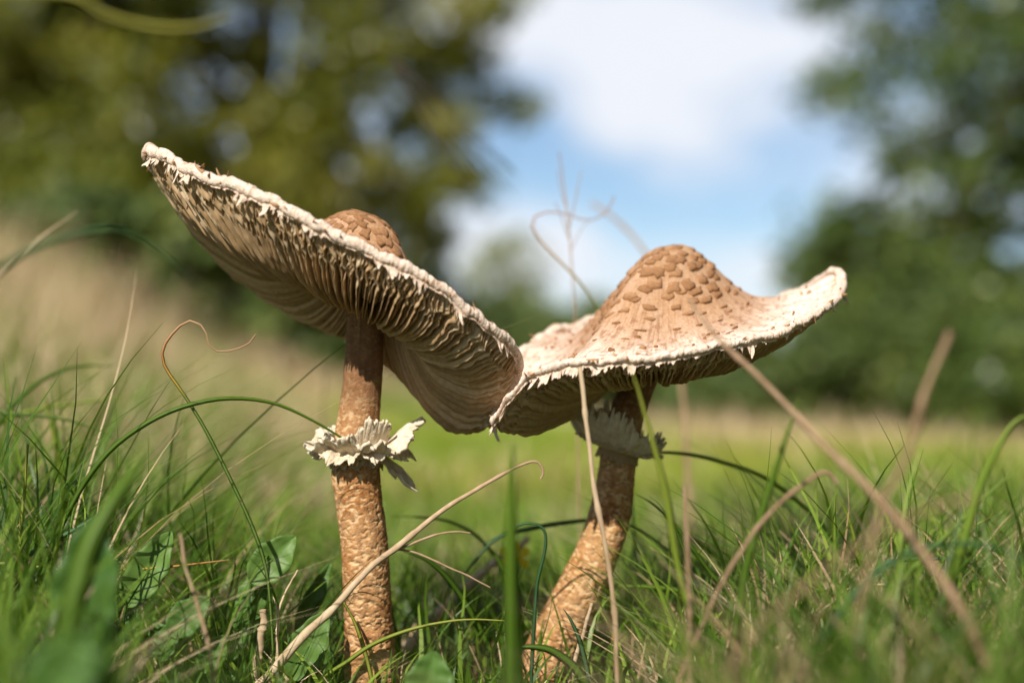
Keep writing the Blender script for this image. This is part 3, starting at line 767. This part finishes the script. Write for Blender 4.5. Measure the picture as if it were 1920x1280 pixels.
blade('grass blade wrapped across the stem under the fringed ring', [(1640, 1180), (1560, 1010), (1450, 905), (1340, 862), (1260, 848), (1205, 852), (1160, 864), (1115, 880)], (.62, .553), 10, LIME, (0.0, 0.0, 0.1, .2), 0.2)
blade('dark green blade crossing the foot of the leaning stem', [(1120, 1330), (1085, 1260), (1040, 1222), (1000, 1212), (955, 1215)], .50, 20, GREEN, (0.1, 0.3, 0.3), 0.3)
stalk('orange brown straw leaning against the leaning stem', [(1063, 1330), (1075, 1255), (1095, 1180), (1110, 1130)], .53, 11, 6, STRAW, (.6, .7, .6))
blade('reddish dry blade tip beside the leaning stem', [(1160, 1300), (1150, 1200), (1143, 1130), (1142, 1085), (1152, 1076)], .575, 11, TIPDRY, (0.95, 0.9, 0.8, 0.75, 0.9), 0.2)
blade('small dark curled blade before the leaning stem', [(1110, 1300), (1090, 1210), (1072, 1165), (1056, 1140)], .52, 12, TEAL, (0.1, 0.2, 0.3), 0.2)
stalk('thin wiry grass flower stem standing behind the caps', [(1090, 1150), (1085, 900), (1080, 640), (1075, 540), (1068, 450), (1060, 370), (1048, 285)], (.66, .66), 5, 2.5, STRAW, (.3, .35, .4), name='grass_flower_stem', cat='grass stem',
      twigs=[([(1066, 430), (1078, 380), (1085, 345), (1090, 320)], .66, 2.5, 1.5, (.3, .3)), ([(1068, 450), (1050, 400), (1040, 380)], .66, 2.5, 1.5, (.3, .3)), ([(1062, 390), (1050, 350), (1046, 320)], .66, 2, 1.2, (.3, .3)), ([(1070, 470), (1090, 430), (1105, 415)], .66, 2, 1.2, (.3, .3))])
blade('dry tendril looping in front of the sky', [(1180, 900), (1150, 640), (1110, 560), (1075, 515), (1040, 480), (1005, 440), (998, 412), (1025, 398), (1065, 402), (1100, 414), (1135, 400), (1152, 368)], (.64, .66), 6.5, TIPDRY, (0.2, 0.3, 0.35, 0.4, 0.45, 0.66, 0.9, 1), 0.3, taper=(1, .9, .4))
stalk('blurred thin twig arc rising behind the bell top', [(1290, 900), (1260, 560), (1205, 465), (1160, 415), (1110, 380)], (.82, .86), 12, 6, STRAW, (.2, .3, .3))
# right side
stalk('thick blurred straw leaning over the rim of the bell topped cap', [(1820, 1180), (1710, 1010), (1630, 918), (1560, 850), (1490, 776), (1420, 705), (1350, 640), (1315, 595), (1292, 560)], (.37, .45), 21, 7, STRAW, (.0, .08, .14, .18, .25))
stalk('tall tan straw standing off by the dark trees', [(1610, 1150), (1650, 960), (1700, 850), (1735, 735), (1782, 622)], .36, 8, 13, STRAW, (.0, .08, .18))
blade('wide green blade with yellow bend before the shaded trees', [(1760, 1160), (1810, 1010), (1840, 910), (1870, 845), (1905, 790), (1960, 770)], .43, 26, GREEN, (0.4, 0.6, 0.9, .9), 0.2)
blade('long green blade slanting under the wide one', [(1600, 1200), (1700, 1080), (1790, 990), (1850, 930), (1930, 860)], .46, 16, GREEN, (0.4, 0.6, 0.8), 0.2)
blade('straight dark green blade with blurred upright tip', [(1375, 1200), (1400, 1060), (1430, 960), (1462, 860), (1498, 745)], .44, 20, GREEN, (0.2, 0.4, 0.6), 0.1)
stalk('bent pinkish straw with a sharp elbow', [(1340, 1120), (1400, 1020), (1440, 965), (1490, 920), (1545, 885), (1570, 905)], .44, 9, 9, STRAW, (.1, .15, .15))
blade('sharp upright green blade standing before the tan field', [(1560, 1200), (1564, 1110), (1566, 1010), (1565, 960), (1567, 912)], .525, 13, GREEN, (0.5, 0.7, 0.9), 0.1, taper=(1, 1, .1))
blade('green blade leaning left of the sharp upright one', [(1620, 1100), (1600, 1000), (1582, 950), (1568, 925)], .56, 12, LIME, (0.0, 0.2, 0.3), 0.3)
blade('bright green blade at the far right edge of the turf', [(1925, 1330), (1912, 1220), (1903, 1100), (1897, 990)], .525, 17, LIME, (0.0, 0.15, 0.2), 0.2)
blade('thin yellow green blade with fine slanting tip', [(1800, 1010), (1860, 965), (1840, 930), (1823, 922)], .535, 6, LIME, (.2, .4, .5), 0.2)
blade('long level blade bowed over the right turf', [(1560, 1190), (1600, 1120), (1650, 1062), (1720, 1048), (1800, 1050), (1870, 1075)], .50, 13, TEAL, (0.3, 0.5, 0.6), 0.4)
blade('blurred dark blade arching over the right turf', [(1500, 1260), (1600, 1120), (1700, 1040), (1810, 1020), (1900, 1040), (1990, 1110)], .40, 18, TEAL, (0.1, 0.2, 0.2), 0.3)
stalk('brown blurred stem arching over the right turf', [(1330, 1330), (1420, 1180), (1560, 1060), (1700, 970), (1830, 930)], .33, 11, 8, STRAW, (.0, .0, .05))
stalk('pinkish straw standing upright right of the leaning stem', [(1292, 1250), (1292, 1100), (1288, 990), (1285, 912)], .44, 10, 8, STRAW, (.1, .15, .2))
blade('dark slim blade crossing right of the leaning stem', [(1400, 1160), (1330, 1070), (1270, 990), (1225, 945), (1190, 925)], .56, 10, GREEN, (0.2, 0.3, 0.3), 0.2)
blade('dark blade with feathery bend right of the leaning stem', [(1310, 1180), (1290, 1060), (1265, 990), (1240, 950), (1218, 930)], .545, 9, GREEN, (0.2, 0.3, 0.3), 0.4)
blade('green blade arching low right of the leaning stem', [(1400, 1200), (1340, 1150), (1280, 1110), (1220, 1100), (1130, 1098)], .57, 13, GREEN, (0.5, 0.6, 0.6), 0.3)
blade('broad pale blade slanting down by the right turf', [(1500, 1140), (1430, 1100), (1360, 1055), (1300, 1010), (1255, 985)], .62, 14, LIME, (0.0, 0.0, 0.1), 0.3)
stalk('curved tan straw by the right edge of the turf', [(1890, 1190), (1850, 1140), (1830, 1080), (1818, 1040)], .545, 10, 7, STRAW, (.6, .7, .7))
stalk('tan broken straw lying on the right turf', [(1930, 1290), (1880, 1240), (1840, 1205)], .53, 14, 10, STRAW, (.8, .9, .7))
stalk('pale straw jutting up at the right turf edge', [(1930, 1130), (1890, 1108), (1852, 1088)], .525, 12, 8, STRAW, (.5, .7, .6))
stalk('thin red brown straw lying over the right blades', [(1500, 1180), (1560, 1120), (1620, 1098), (1700, 1096)], .52, 6, 4, STRAW, (.4, .6, .6))
stalk('short thick pale stub in the turf by the leaning stem', [(1190, 1230), (1190, 1195), (1196, 1168)], .60, 16, 14, STRAW, (.7, .8, .6))
stalk('short tan stub slanting in the turf by the leaning stem', [(1200, 1250), (1212, 1225), (1228, 1205)], .60, 12, 10, STRAW, (.8, .9, .8))
# drooping panicle in front of the oak
pan = empty('drooping_grass_panicle', at(560, 1200, .85) * np.array([1, 1, 0]), 'dark drooping grass plume hanging before the blue sky gap', 'grass plume')
V, F, rn = tube_mesh(rooted([at(600, 900, .85), at(620, 560, .85), at(655, 250, .85), at(690, 90, .85), at(740, 110, .85)]), .0003, .0002)
mesh_obj('stalk', V, F, FILA, pan, attrs={'rnd': rn})
for i in range(9):
    k = (i - 4) * 9 + rng.uniform(-4, 4)
    V, F, rn = tube_mesh([at(735 + i, 108 + i, .85), at(790 + k * .5, 175 - k * .5, .85), at(860 + k * .75, 262 - k * .7, .85), at(930 + k + rng.uniform(-15, 20), 345 - k * .8 + rng.uniform(-15, 30), .85)], .00036, .00024, n=24, k=5)
    mesh_obj('filament', V, F, FILA, pan, attrs={'rnd': rn})

# broad dock leaves
def dock_leaf(parent, base, tip, wid, depth, bend=0.2, tone=0.5, roll=0.0):
    n, m_ = 22, 9
    b, t = at(base[0], base[1], depth), at(tip[0], tip[1], depth + 0.006 * bend)
    ax = t - b; L = np.linalg.norm(ax); ax = ax / L
    nn = norm(np.array([math.sin(roll), -math.cos(roll), 0.35])); sd = norm(np.cross(ax, nn)); nn = np.cross(sd, ax)
    s = np.linspace(0, 1, n); q = np.linspace(-1, 1, m_)
    S, Q = np.meshgrid(s, q, indexing='ij')
    w = wid * depth / FPX * 0.5 * (np.sin(np.pi * S ** 0.85) ** 0.75) * (1 + 0.06 * np.sin(S * 19 + Q * 2)) + 0.0004
    lift = bend * L * (0.30 * S * (1 - S)) + 0.35 * np.abs(Q) ** 1.5 * w + 0.0006 * np.sin(S * 26 + np.sign(Q)) * np.abs(Q) - 0.0005 * np.exp(-(Q / .12) ** 2)
    P = b + ax * (S * L)[..., None] + sd * (Q * w)[..., None] + nn * lift[..., None]
    rn = np.clip(tone + 0.22 * np.exp(-(Q / .1) ** 2) + 0.15 * fbm(S * 6, Q * 3, S * 0 + wid, 2), 0, 1)
    o = mesh_obj('leaf', P.reshape(-1, 3), grid_faces(n, m_), DOCK, parent, attrs={'rnd': rn})
    so = o.modifiers.new('thickness', 'SOLIDIFY'); so.thickness = 0.0003; so.offset = 0
    root = np.array(parent.location)
    V, F, rn = tube_mesh([root, (root * .45 + b * .55) + np.array([0, 0.002, .002]), b, b + ax * L * .5 - nn * .0002 + nn * (bend * L * .075)], .0010, .0004, n=16, k=6, tone=(.4, .6))
    mesh_obj('leaf_stalk', V, F, DOCK, parent, attrs={'rnd': rn})

def dock(label, px, depth, leaves):
    r = at(px, 1200, depth)
    e = empty('dock_plant', (r[0], r[1], float(gz(r[0], r[1])) - .002), label, 'leafy plant', 'dock plants in the turf')
    for lf in leaves: dock_leaf(e, *lf)
    return e
dock('dock plant with one upright oval leaf bitten at its edge', 225, .53, [((236, 1137), (322, 996), 70, .515, .3, .9, .25), ((280, 1215), (240, 1150), 40, .535, .2, .35, -.4), ((330, 1240), (285, 1160), 36, .54, .2, .4, .5), ((150, 1210), (200, 1120), 44, .53, .3, .3, -.6)])
dock('dock plant with a folded leaf beside the curled blade', 470, .545, [((470, 1092), (554, 1004), 68, .535, .5, .9, .35), ((440, 1180), (490, 1055), 32, .54, .6, .5, -.5), ((470, 1190), (495, 1070), 26, .54, .4, .45, .6), ((400, 1250), (470, 1160), 50, .55, .4, .3, .2)])
dock('dock plant with slender leaves next to the tall mushroom foot', 575, .54, [((545, 1275), (614, 1145), 70, .525, .3, .7, .1), ((555, 1180), (620, 1055), 34, .555, .5, .45, .5), ((620, 1265), (590, 1180), 40, .55, .3, .3, -.4)])
dock('small dock plant with dim rounded leaves in the shade', 340, .50, [((318, 1190), (392, 1120), 62, .50, .3, .25, .1), ((300, 1240), (330, 1165), 48, .50, .3, .2, -.3), ((380, 1260), (420, 1190), 48, .505, .3, .3, .3)])
dock('tall broad dock leaf blurred among dark blades', 175, .40, [((150, 1230), (180, 965), 120, .41, .3, .08, .1), ((200, 1260), (150, 1120), 90, .39, .3, .05, -.3)])
dock('low broad dock leaf blurred at the bottom of the turf', 150, .30, [((80, 1330), (170, 1190), 120, .30, .4, .2, .1), ((200, 1330), (150, 1210), 100, .31, .4, .15, -.2)])
dock('low blurred dock leaf behind the tall mushroom foot', 815, .47, [((800, 1330), (815, 1220), 90, .47, .3, .4, .0)])

# yellow flower seen behind the dark blades
fl = at(965, 1045, .62)
fe = empty('yellow_flower', (fl[0], fl[1], float(gz(fl[0], fl[1]))), 'small yellow flower half hidden behind the tall dark blade', 'flower')
V, F, rn = tube_mesh([np.array([fl[0] + .004, fl[1], -.003]), fl - np.array([0, 0, .03]), fl], .0008, .0006, n=16, k=6, tone=(.3, .5))
mesh_obj('flower_stalk', V, F, GREEN, fe, attrs={'rnd': rn})
m = Mat('petal', 0.6, 0.2); m.color(m.ramp(m.attr('rnd'), [(0, (0.75, 0.55, 0.02)), (1, (0.85, 0.68, 0.04))])).translucent(0.3); PETAL = m.m
for i in range(5):
    a = i / 5 * 2 * math.pi + .3
    d1 = np.array([math.cos(a), -0.25, math.sin(a) * .8 + .35]); d1 = norm(d1); d2 = norm(np.cross(d1, [0.1, 1, 0.2]))
    nv = [fl, fl + d1 * .003 + d2 * .0017, fl + d1 * .006 + d2 * .0022, fl + d1 * .0078, fl + d1 * .006 - d2 * .0022, fl + d1 * .003 - d2 * .0017]
    mesh_obj('petal', nv, [(0, 1, 2, 3), (0, 3, 4, 5)], PETAL, fe, attrs={'rnd': rng.uniform(0, 1, 6)})

# ------------------------------------------------------------------ uncountable grass
def grass(name, roots, heights, widths, lean, mat, tones, label, seed, seg=6, cat='grass'):
    r = np.random.default_rng(seed)
    N = len(roots)
    az = r.uniform(0, 2 * np.pi, N); fa = az + np.pi / 2 + r.normal(0, .5, N)
    t = np.linspace(0, 1, seg)
    ln_ = heights * lean
    droop = r.uniform(0.0, 0.75, N) ** 1.5
    out = ln_[:, None] * t ** 2 + heights[:, None] * 0.25 * droop[:, None] * t ** 3
    z = heights[:, None] * (t - 0.42 * droop[:, None] * t ** 3)
    wob = 0.05 * heights[:, None] * np.sin(t * 5 + r.uniform(0, 6, N)[:, None]) * t
    cx = roots[:, 0:1] + np.cos(az)[:, None] * out - np.sin(az)[:, None] * wob
    cy = roots[:, 1:2] + np.sin(az)[:, None] * out + np.cos(az)[:, None] * wob
    cz = gz(roots[:, 0], roots[:, 1])[:, None] - 0.002 + z
    w = widths[:, None] * 0.5 * (1 - t ** 1.8 * 0.94)
    Cn = np.stack([cx, cy, cz], -1)
    sd = np.stack([np.cos(fa), np.sin(fa), np.zeros(N)], -1)[:, None, :] * w[..., None]
    V = np.stack([Cn - sd, Cn + sd], 2).reshape(-1, 3)
    f = grid_faces(seg, 2)
    F = (f[None] + (np.arange(N) * seg * 2)[:, None, None]).reshape(-1, 4)
    rn = np.repeat(np.clip(tones[:, None] + 0.12 * (t - .5), 0, 1), 2, axis=1).ravel() if False else np.clip(np.repeat((tones[:, None] + 0.15 * (t - .5)), 2, axis=1), 0, 1).ravel()
    o = mesh_obj(name, V, F, mat, attrs={'rnd': rn})
    return tag(o, label, cat, kind='stuff')

def scatter(n, x0, x1, d0, d1, seed, power=1.0):
    """roots spread over a strip of turf, px column range at every distance"""
    r = np.random.default_rng(seed)
    d = d0 + (d1 - d0) * r.uniform(0, 1, n) ** power
    px = r.uniform(x0, x1, n)
    return np.stack([(px - 960) / FPX * d, d], 1), px, d, r

# around and before the mushrooms
R1, px, d, r = scatter(7000, -150, 2070, .26, .72, 101, .8)
front = d < .54
hmax = np.interp(px, [-150, 130, 230, 640, 700, 960, 1120, 1300, 1450, 2070], [.140, .120, .036, .034, .030, .034, .032, .066, .095, .112])
cap_h = np.where(front, hmax, np.interp(px, [-150, 200, 350, 600, 760, 960, 1130, 1300, 2070], [.145, .125, .090, .060, .054, .056, .052, .080, .100]))
# close to the lens the turf stays low enough to look over
low_lim = np.where(d < .46, CAM_H - np.interp(px, [-150, 130, 240, 500, 1150, 1400, 2070], [150, 200, 480, 560, 560, 250, 150]) / FPX * d, 1.0)
h = np.clip(np.minimum(cap_h * r.uniform(.25, 1.0, len(d)), np.maximum(low_lim, .012) * r.uniform(.75, 1, len(d))), .012, None)
keep = np.ones(len(d), bool)
for foot in (foot_a, foot_b):
    keep &= np.hypot(R1[:, 0] - foot[0], R1[:, 1] - foot[1]) > .013
# keep the view of the stems open
for (a0, a1) in ((600, 770), (960, 1200)):
    keep &= ~((px > a0) & (px < a1) & front & (h > .026 + .012 * (d > .47)))
R1, px, d, h, tn = R1[keep], px[keep], d[keep], h[keep], (r.uniform(0, 1, len(keep)) ** 1.3)[keep]
tn = np.clip(tn + .5 * fbm(R1[:, 0] * 16, R1[:, 1] * 16, d * 0, 2) - .05, 0, 1)
dryf = r.uniform(0, 1, len(d)) < np.where(px > 1250, .36, .16)
wd = r.uniform(.0009, .0026, len(d))
ln = r.uniform(.1, 1.0, len(d)) ** 1.3 * 1.1
grass('turf_grass', R1[~dryf], h[~dryf] * 1.12, wd[~dryf], ln[~dryf], GREEN, tn[~dryf], 'green turf grass growing round the mushroom feet', 11, seg=8)
grass('dry_turf_grass', R1[dryf], h[dryf] * .95, wd[dryf] * .8, ln[dryf] * 1.5, DRY, tn[dryf], 'dead tan grass blades mixed into the near turf', 12, seg=8)
# rank blades close to the lens at both sides
R6, px, d, r = scatter(700, -200, 2120, .27, .42, 113)
side = (px < 210) | (px > 1330)
R6, px, d = R6[side], px[side], d[side]
top_y = np.interp(px, [-200, 210, 1330, 1500, 2120], [900, 1060, 1120, 980, 880]) + r.uniform(0, 260, len(d))
h = np.clip(CAM_H - (top_y - 750) / FPX * d, .01, None)
dr6 = r.uniform(0, 1, len(d)) < np.where(px > 1000, .5, .12)
grass('rank_grass', R6[~dr6], h[~dr6], r.uniform(.0015, .0035, (~dr6).sum()), r.uniform(.2, 1.2, (~dr6).sum()), GREEN, r.uniform(0, .4, (~dr6).sum()), 'rank dark green blades out of focus in the foreground', 21, seg=8)
grass('rank_dry_grass', R6[dr6], h[dr6], r.uniform(.001, .0022, dr6.sum()), r.uniform(.2, 1.5, dr6.sum()), DRY, r.uniform(0, .2, dr6.sum()), 'brown withered blades out of focus in the foreground', 22, seg=8)
# long loose blades standing above the turf at both sides
R7, px, d, r = scatter(620, -150, 2070, .48, 1.0, 117)
side = (px < 520) | (px > 1230)
R7, px, d = R7[side], px[side], d[side]
h = np.interp(px, [-150, 150, 520, 1230, 1500, 2070], [.19, .17, .085, .075, .115, .135]) * r.uniform(.6, 1.05, len(d))
dr7 = r.uniform(0, 1, len(d)) < .25
grass('long_grass', R7[~dr7], h[~dr7], r.uniform(.0010, .0026, (~dr7).sum()), r.uniform(.3, 1.3, (~dr7).sum()), GREEN, r.uniform(.1, 1, (~dr7).sum()), 'long loose green blades standing above the turf', 31, seg=12)
grass('long_dry_grass', R7[dr7], h[dr7], r.uniform(.0007, .0015, dr7.sum()), r.uniform(.3, 1.6, dr7.sum()), DRY, r.uniform(.1, .8, dr7.sum()), 'long loose dead blades standing above the turf', 32, seg=12)
# behind them
R2, px, d, r = scatter(11000, -200, 2120, .72, 1.6, 103, 1.2)
h = np.interp(px, [-200, 300, 620, 1250, 1500, 2120], [.125, .105, .052, .048, .075, .085]) * r.uniform(.4, 1.05, len(d)) * np.interp(d, [.72, 1.6], [1.05, .75])
dryf = r.uniform(0, 1, len(d)) < .16
grass('sward_grass', R2[~dryf], h[~dryf], r.uniform(.0012, .0030, (~dryf).sum()), r.uniform(.1, 1.0, (~dryf).sum()), GREEN, r.uniform(.35, 1, (~dryf).sum()), 'lush green grass just behind the mushrooms', 13)
grass('dry_sward_grass', R2[dryf], h[dryf], r.uniform(.001, .002, dryf.sum()), r.uniform(.2, 1, dryf.sum()), DRY, r.uniform(.2, .9, dryf.sum()), 'dead tan blades in the grass behind the mushrooms', 14)
# the mown meadow
R3, px, d, r = scatter(26000, -250, 2170, 1.5, 6.0, 105, 1.4)
h = r.uniform(.02, .045, len(d))
tan_ = sstep(-.6, .8, (d - tan_from(px)) / d * 1.6 + .4 * fbm(R3[:, 0] * 2, R3[:, 1] * 1.4, d * 0, 2))
mott = fbm(R3[:, 0] * 2.6 + 9, R3[:, 1] * 1.6, d * 0, 3)
h = h * (1 + 1.1 * np.clip(mott, 0, 1))
tonem = np.clip(.22 + .7 * tan_ + .75 * mott + r.normal(0, .15, len(d)), 0, 1)
isdry = r.uniform(0, 1, len(d)) < .75 * tan_ + .3 * np.clip(mott, 0, 1)
wm = r.uniform(.003, .006, len(d)) * np.interp(d, [1.5, 6], [.8, 2])
grass('meadow_grass', R3[~isdry], h[~isdry], wm[~isdry], r.uniform(.2, .9, (~isdry).sum()), LIME, tonem[~isdry], 'short sunlit meadow grass running back from the mushrooms', 15, seg=4)
grass('bleached_meadow_grass', R3[isdry], h[isdry] * 1.3, wm[isdry] * .8, r.uniform(.2, .9, isdry.sum()), DRY, r.uniform(.3, 1, isdry.sum()), 'bleached straw coloured grass patches in the meadow', 19, seg=4)
# pale dry grass further off
R4, px, d, r = scatter(16000, -300, 2250, 4.2, 11.0, 107, 1.0)
ok = r.uniform(0, 1, len(d)) < sstep(0, 2.5, d - np.maximum(tan_from(px), 4.0))
R4, d, px = R4[ok], d[ok], px[ok]
grass('dry_meadow_grass', R4, r.uniform(.05, .15, len(d)) * np.where(px > 1200, 1.1, .9), r.uniform(.005, .010, len(d)), r.uniform(.2, .9, len(d)), DRY, r.uniform(.3, 1, len(d)), 'pale dry uncut grass along the far edge of the meadow', 16, seg=4)
# tall dry tussocks on the left
R5, px, d, r = scatter(12000, -330, 660, 1.10, 3.4, 109)
grp = fbm(R5[:, 0] * 5, R5[:, 1] * 5, R5[:, 0] * 0, 2) > -.25
R5, d, px = R5[grp], d[grp], px[grp]
h = np.interp(px, [-330, 60, 300, 450, 660], [.30, .28, .22, .14, .07]) * r.uniform(.4, 1.1, len(d)) * np.interp(d, [1.25, 3.4], [.80, 1.15])
mixg = r.uniform(0, 1, len(d)) < np.clip(.40 + 1.0 * fbm(R5[:, 0] * 3.5, R5[:, 1] * 2.0, d * 0 + 4, 2), .05, .95)
grass('tall_dry_grass', R5[~mixg], h[~mixg], r.uniform(.002, .005, (~mixg).sum()), r.uniform(.1, .7, (~mixg).sum()), DRY, r.uniform(.3, 1, (~mixg).sum()), 'tall pinkish tan dry grass tussocks below the oak', 17, seg=7)
grass('tall_green_grass', R5[mixg], h[mixg] * .9, r.uniform(.002, .005, mixg.sum()), r.uniform(.1, .8, mixg.sum()), GREEN, r.uniform(.4, 1, mixg.sum()), 'tall green grass mixed through the dry tussocks', 18, seg=7)

# ------------------------------------------------------------------ trees and shrubs
def crown_mesh(name, parent, centres, radii, per, size, mat, seed, flat=0.8):
    r = np.random.default_rng(seed)
    N = len(centres) * per
    c = np.repeat(centres, per, 0); rad = np.repeat(radii, per)
    v = norm(r.normal(size=(N, 3))) * (r.uniform(0, 1, N) ** 0.5)[:, None]
    v[:, 2] *= flat
    P = c + v * rad[:, None]
    nn = norm(norm(v) * .6 + r.normal(size=(N, 3)) * .7 + np.array([0, -.15, .5]))
    e1 = norm(np.cross(nn, r.normal(size=(N, 3)))); e2 = np.cross(nn, e1)
    s = size * r.uniform(.6, 1.3, N)[:, None]
    V = np.stack([P - e1 * s, P + e2 * s * .5 + e1 * s * .1, P + e1 * s, P - e2 * s * .5 + e1 * s * .1], 1).reshape(-1, 3)
    F = np.arange(N * 4).reshape(-1, 4)
    clump = np.repeat(r.normal(0, .16, len(centres)), per)
    rn = np.clip(np.repeat(.45 + clump + r.normal(0, .2, N), 4), 0, 1)
    return mesh_obj(name, V, F, mat, parent, smooth=False, attrs={'rnd': rn})

def tree(name, label, cat, base, crown_c, crown_r, n_cl, per, cl_r, leaf, mat, seed, trunk_r, hollow=0.35, group=None, fill=None):
    r = np.random.default_rng(seed)
    bz = float(gz(base[0], base[1]))
    root = np.array([base[0], base[1], bz - .05])
    e = empty(name, (base[0], base[1], bz), label, cat, group)
    cc, cr = np.array(crown_c), np.array(crown_r)
    v = norm(r.normal(size=(n_cl, 3))) * (hollow + (1 - hollow) * r.uniform(0, 1, n_cl) ** .6)[:, None]
    C = cc + v * cr
    C = C[C[:, 2] > bz + cl_r * .35]
    rad = cl_r * r.uniform(.6, 1.35, len(C))
    VV, FF, RR, off = [], [], [], 0
    topz = cc[2] + cr[2] * .3
    paths = [([root, np.array([base[0] + .05, base[1], bz + (topz - bz) * .35]), np.array([cc[0] * .5 + base[0] * .5, base[1] * .5 + cc[1] * .5, bz + (topz - bz) * .7]), np.array([cc[0], cc[1], topz])], trunk_r, trunk_r * .3)]
    for q in C[r.permutation(len(C))[:min(16, len(C))]]:
        f = r.uniform(.25, .8)
        p0 = np.array([base[0] * (1 - f * .8) + cc[0] * f * .8, base[1] * (1 - f * .8) + cc[1] * f * .8, bz + (topz - bz) * f])
        paths.append(([p0, p0 * .5 + q * .5 + np.array([0, 0, .12 * np.linalg.norm(q - p0)]), q], trunk_r * .38, trunk_r * .06))
    for P_, a, b in paths:
        V, F, rn = tube_mesh(P_, a, b, n=14, k=8, rough=.15, flat=1.0)
        VV.append(V); FF.append(F + off); off += len(V)
    mesh_obj('trunk', np.vstack(VV), np.vstack(FF), BARK, e)
    crown_mesh('crown', e, C, rad, per, leaf, mat, seed + 1)
    return e

tree('oak_tree', 'broad olive brown oak with sky showing through its crown', 'tree', (-2.2, 12.5), (-2.1, 12.5, 3.2), (2.25, 1.2, 3.0), 240, 165, .38, .058, OAK, 51, .20, .30)
tree('oak_tree', 'dense olive oak standing left of the one with sky gaps', 'tree', (-4.6, 11.5), (-4.4, 11.5, 3.0), (2.0, 1.3, 2.9), 260, 175, .42, .058, OAK, 57, .22, .25)
tree('shade_tree', 'dark green tree hanging low over the shaded meadow edge', 'tree', (4.2, 11.0), (4.1, 11.0, 2.6), (1.9, 1.1, 2.7), 165, 100, .34, .060, DEEP, 61, .20, .30)
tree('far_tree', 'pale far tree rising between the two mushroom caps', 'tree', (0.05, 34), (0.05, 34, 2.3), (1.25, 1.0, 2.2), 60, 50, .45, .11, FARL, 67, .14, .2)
hedge = [(-1.40, 5.0, .50, .42, 'weedy green bush on the dry bank below the dense oak', BUSH), (-2.1, 6.0, .8, .6, 'darker bush on the dry bank behind the weedy one', OAK), (-0.95, 6.8, .45, .40, 'low bush at the foot of the dry bank', BUSH), (-2.9, 19, 2.0, 1.3, 'brownish shrub below the gap crowned oak', OAK), (-1.5, 17, 1.5, 1.0, 'rounded dark shrub behind the tall mushroom stem', DEEP), (-0.2, 22, 1.7, 1.0, 'low green shrub under the pale far tree', BUSH), (1.35, 20, 1.7, 1.1, 'shrub seen under the bell topped cap', BUSH),
         (1.45, 9.2, .62, .42, 'small sunlit green bush beside the low hanging tree', BUSH), (2.25, 9.6, .95, .62, 'mid green bush between the sunlit bush and the low hanging tree', BUSH), (3.2, 9.4, 1.2, .75, 'dark bush under the low hanging tree', DEEP), (4.2, 15, 2.4, 1.4, 'broad shrub behind the low hanging tree', DEEP), (-4.8, 15.5, 2.2, 1.7, 'dark shrub between the trunks of the two oaks', DEEP), (4.4, 9.0, 1.3, .8, 'shady shrub right of the low hanging tree', DEEP), (1.85, 5.3, .46, .30, 'small dark bush added nearer than the other shrubs to stand in for deep meadow shade', DEEP)]  # nearest bush is added, its dark leaves stand in for meadow shade
for i, (x, y, hgt, wid, lab, mt) in enumerate(hedge):
    tree('shrub', lab, 'shrub', (x, y), (x, y, float(gz(x, y)) + hgt * .46), (wid, min(.8, wid), hgt * .5), 95, 120, min(.36, .26 * hgt), .08 if y > 12 else .045, mt, 80 + 3 * i, .05, .15, 'shrubs along the meadow edge')
# a far wood closing the view at the foot of the sky
fr_ = np.random.default_rng(5)
fwx = np.linspace(-24, 24, 150) + fr_.normal(0, .3, 150)
fwt = 1.25 + .55 * fbm(fwx * .35, fwx * 0, fwx * 0, 3)
FC = np.concatenate([np.stack([fwx + fr_.normal(0, .2, 150), 44 + fr_.normal(0, .8, 150), fwt * f], 1) for f in (.15, .5, .85, 1.15)])
fw = crown_mesh('far_wood', None, FC, np.full(len(FC), .62), 60, .12, BUSH, 77)
tag(fw, 'far off green wood edge along the foot of the sky', 'wood', kind='stuff')
# unseen oaks added to cut the sky light, left open towards the sun
sky_blocker = tree('sky_blocking_oak', 'added oak out of view that cuts the sky light', 'tree', (9.0, 2.0), (9.0, 2.0, 4.0), (2.6, 2.6, 3.9), 170, 70, .75, .17, OAK, 131, .24, .25, 'added unseen oaks that cut the sky light')
for k, azd in enumerate((50, 112, 138, 164, -116, -96)):
    c = sky_blocker.copy(); COL.objects.link(c)
    a = math.radians(azd); rr = 9.2 + (k % 3) * .5
    c.location = (math.sin(a) * rr, math.cos(a) * rr, float(gz(math.sin(a) * rr, math.cos(a) * rr)))
    c.rotation_euler = (0, 0, 1.3 * k)
    for ch in list(sky_blocker.children):
        q = ch.copy(); COL.objects.link(q); q.parent = c; q.matrix_parent_inverse = ch.matrix_parent_inverse
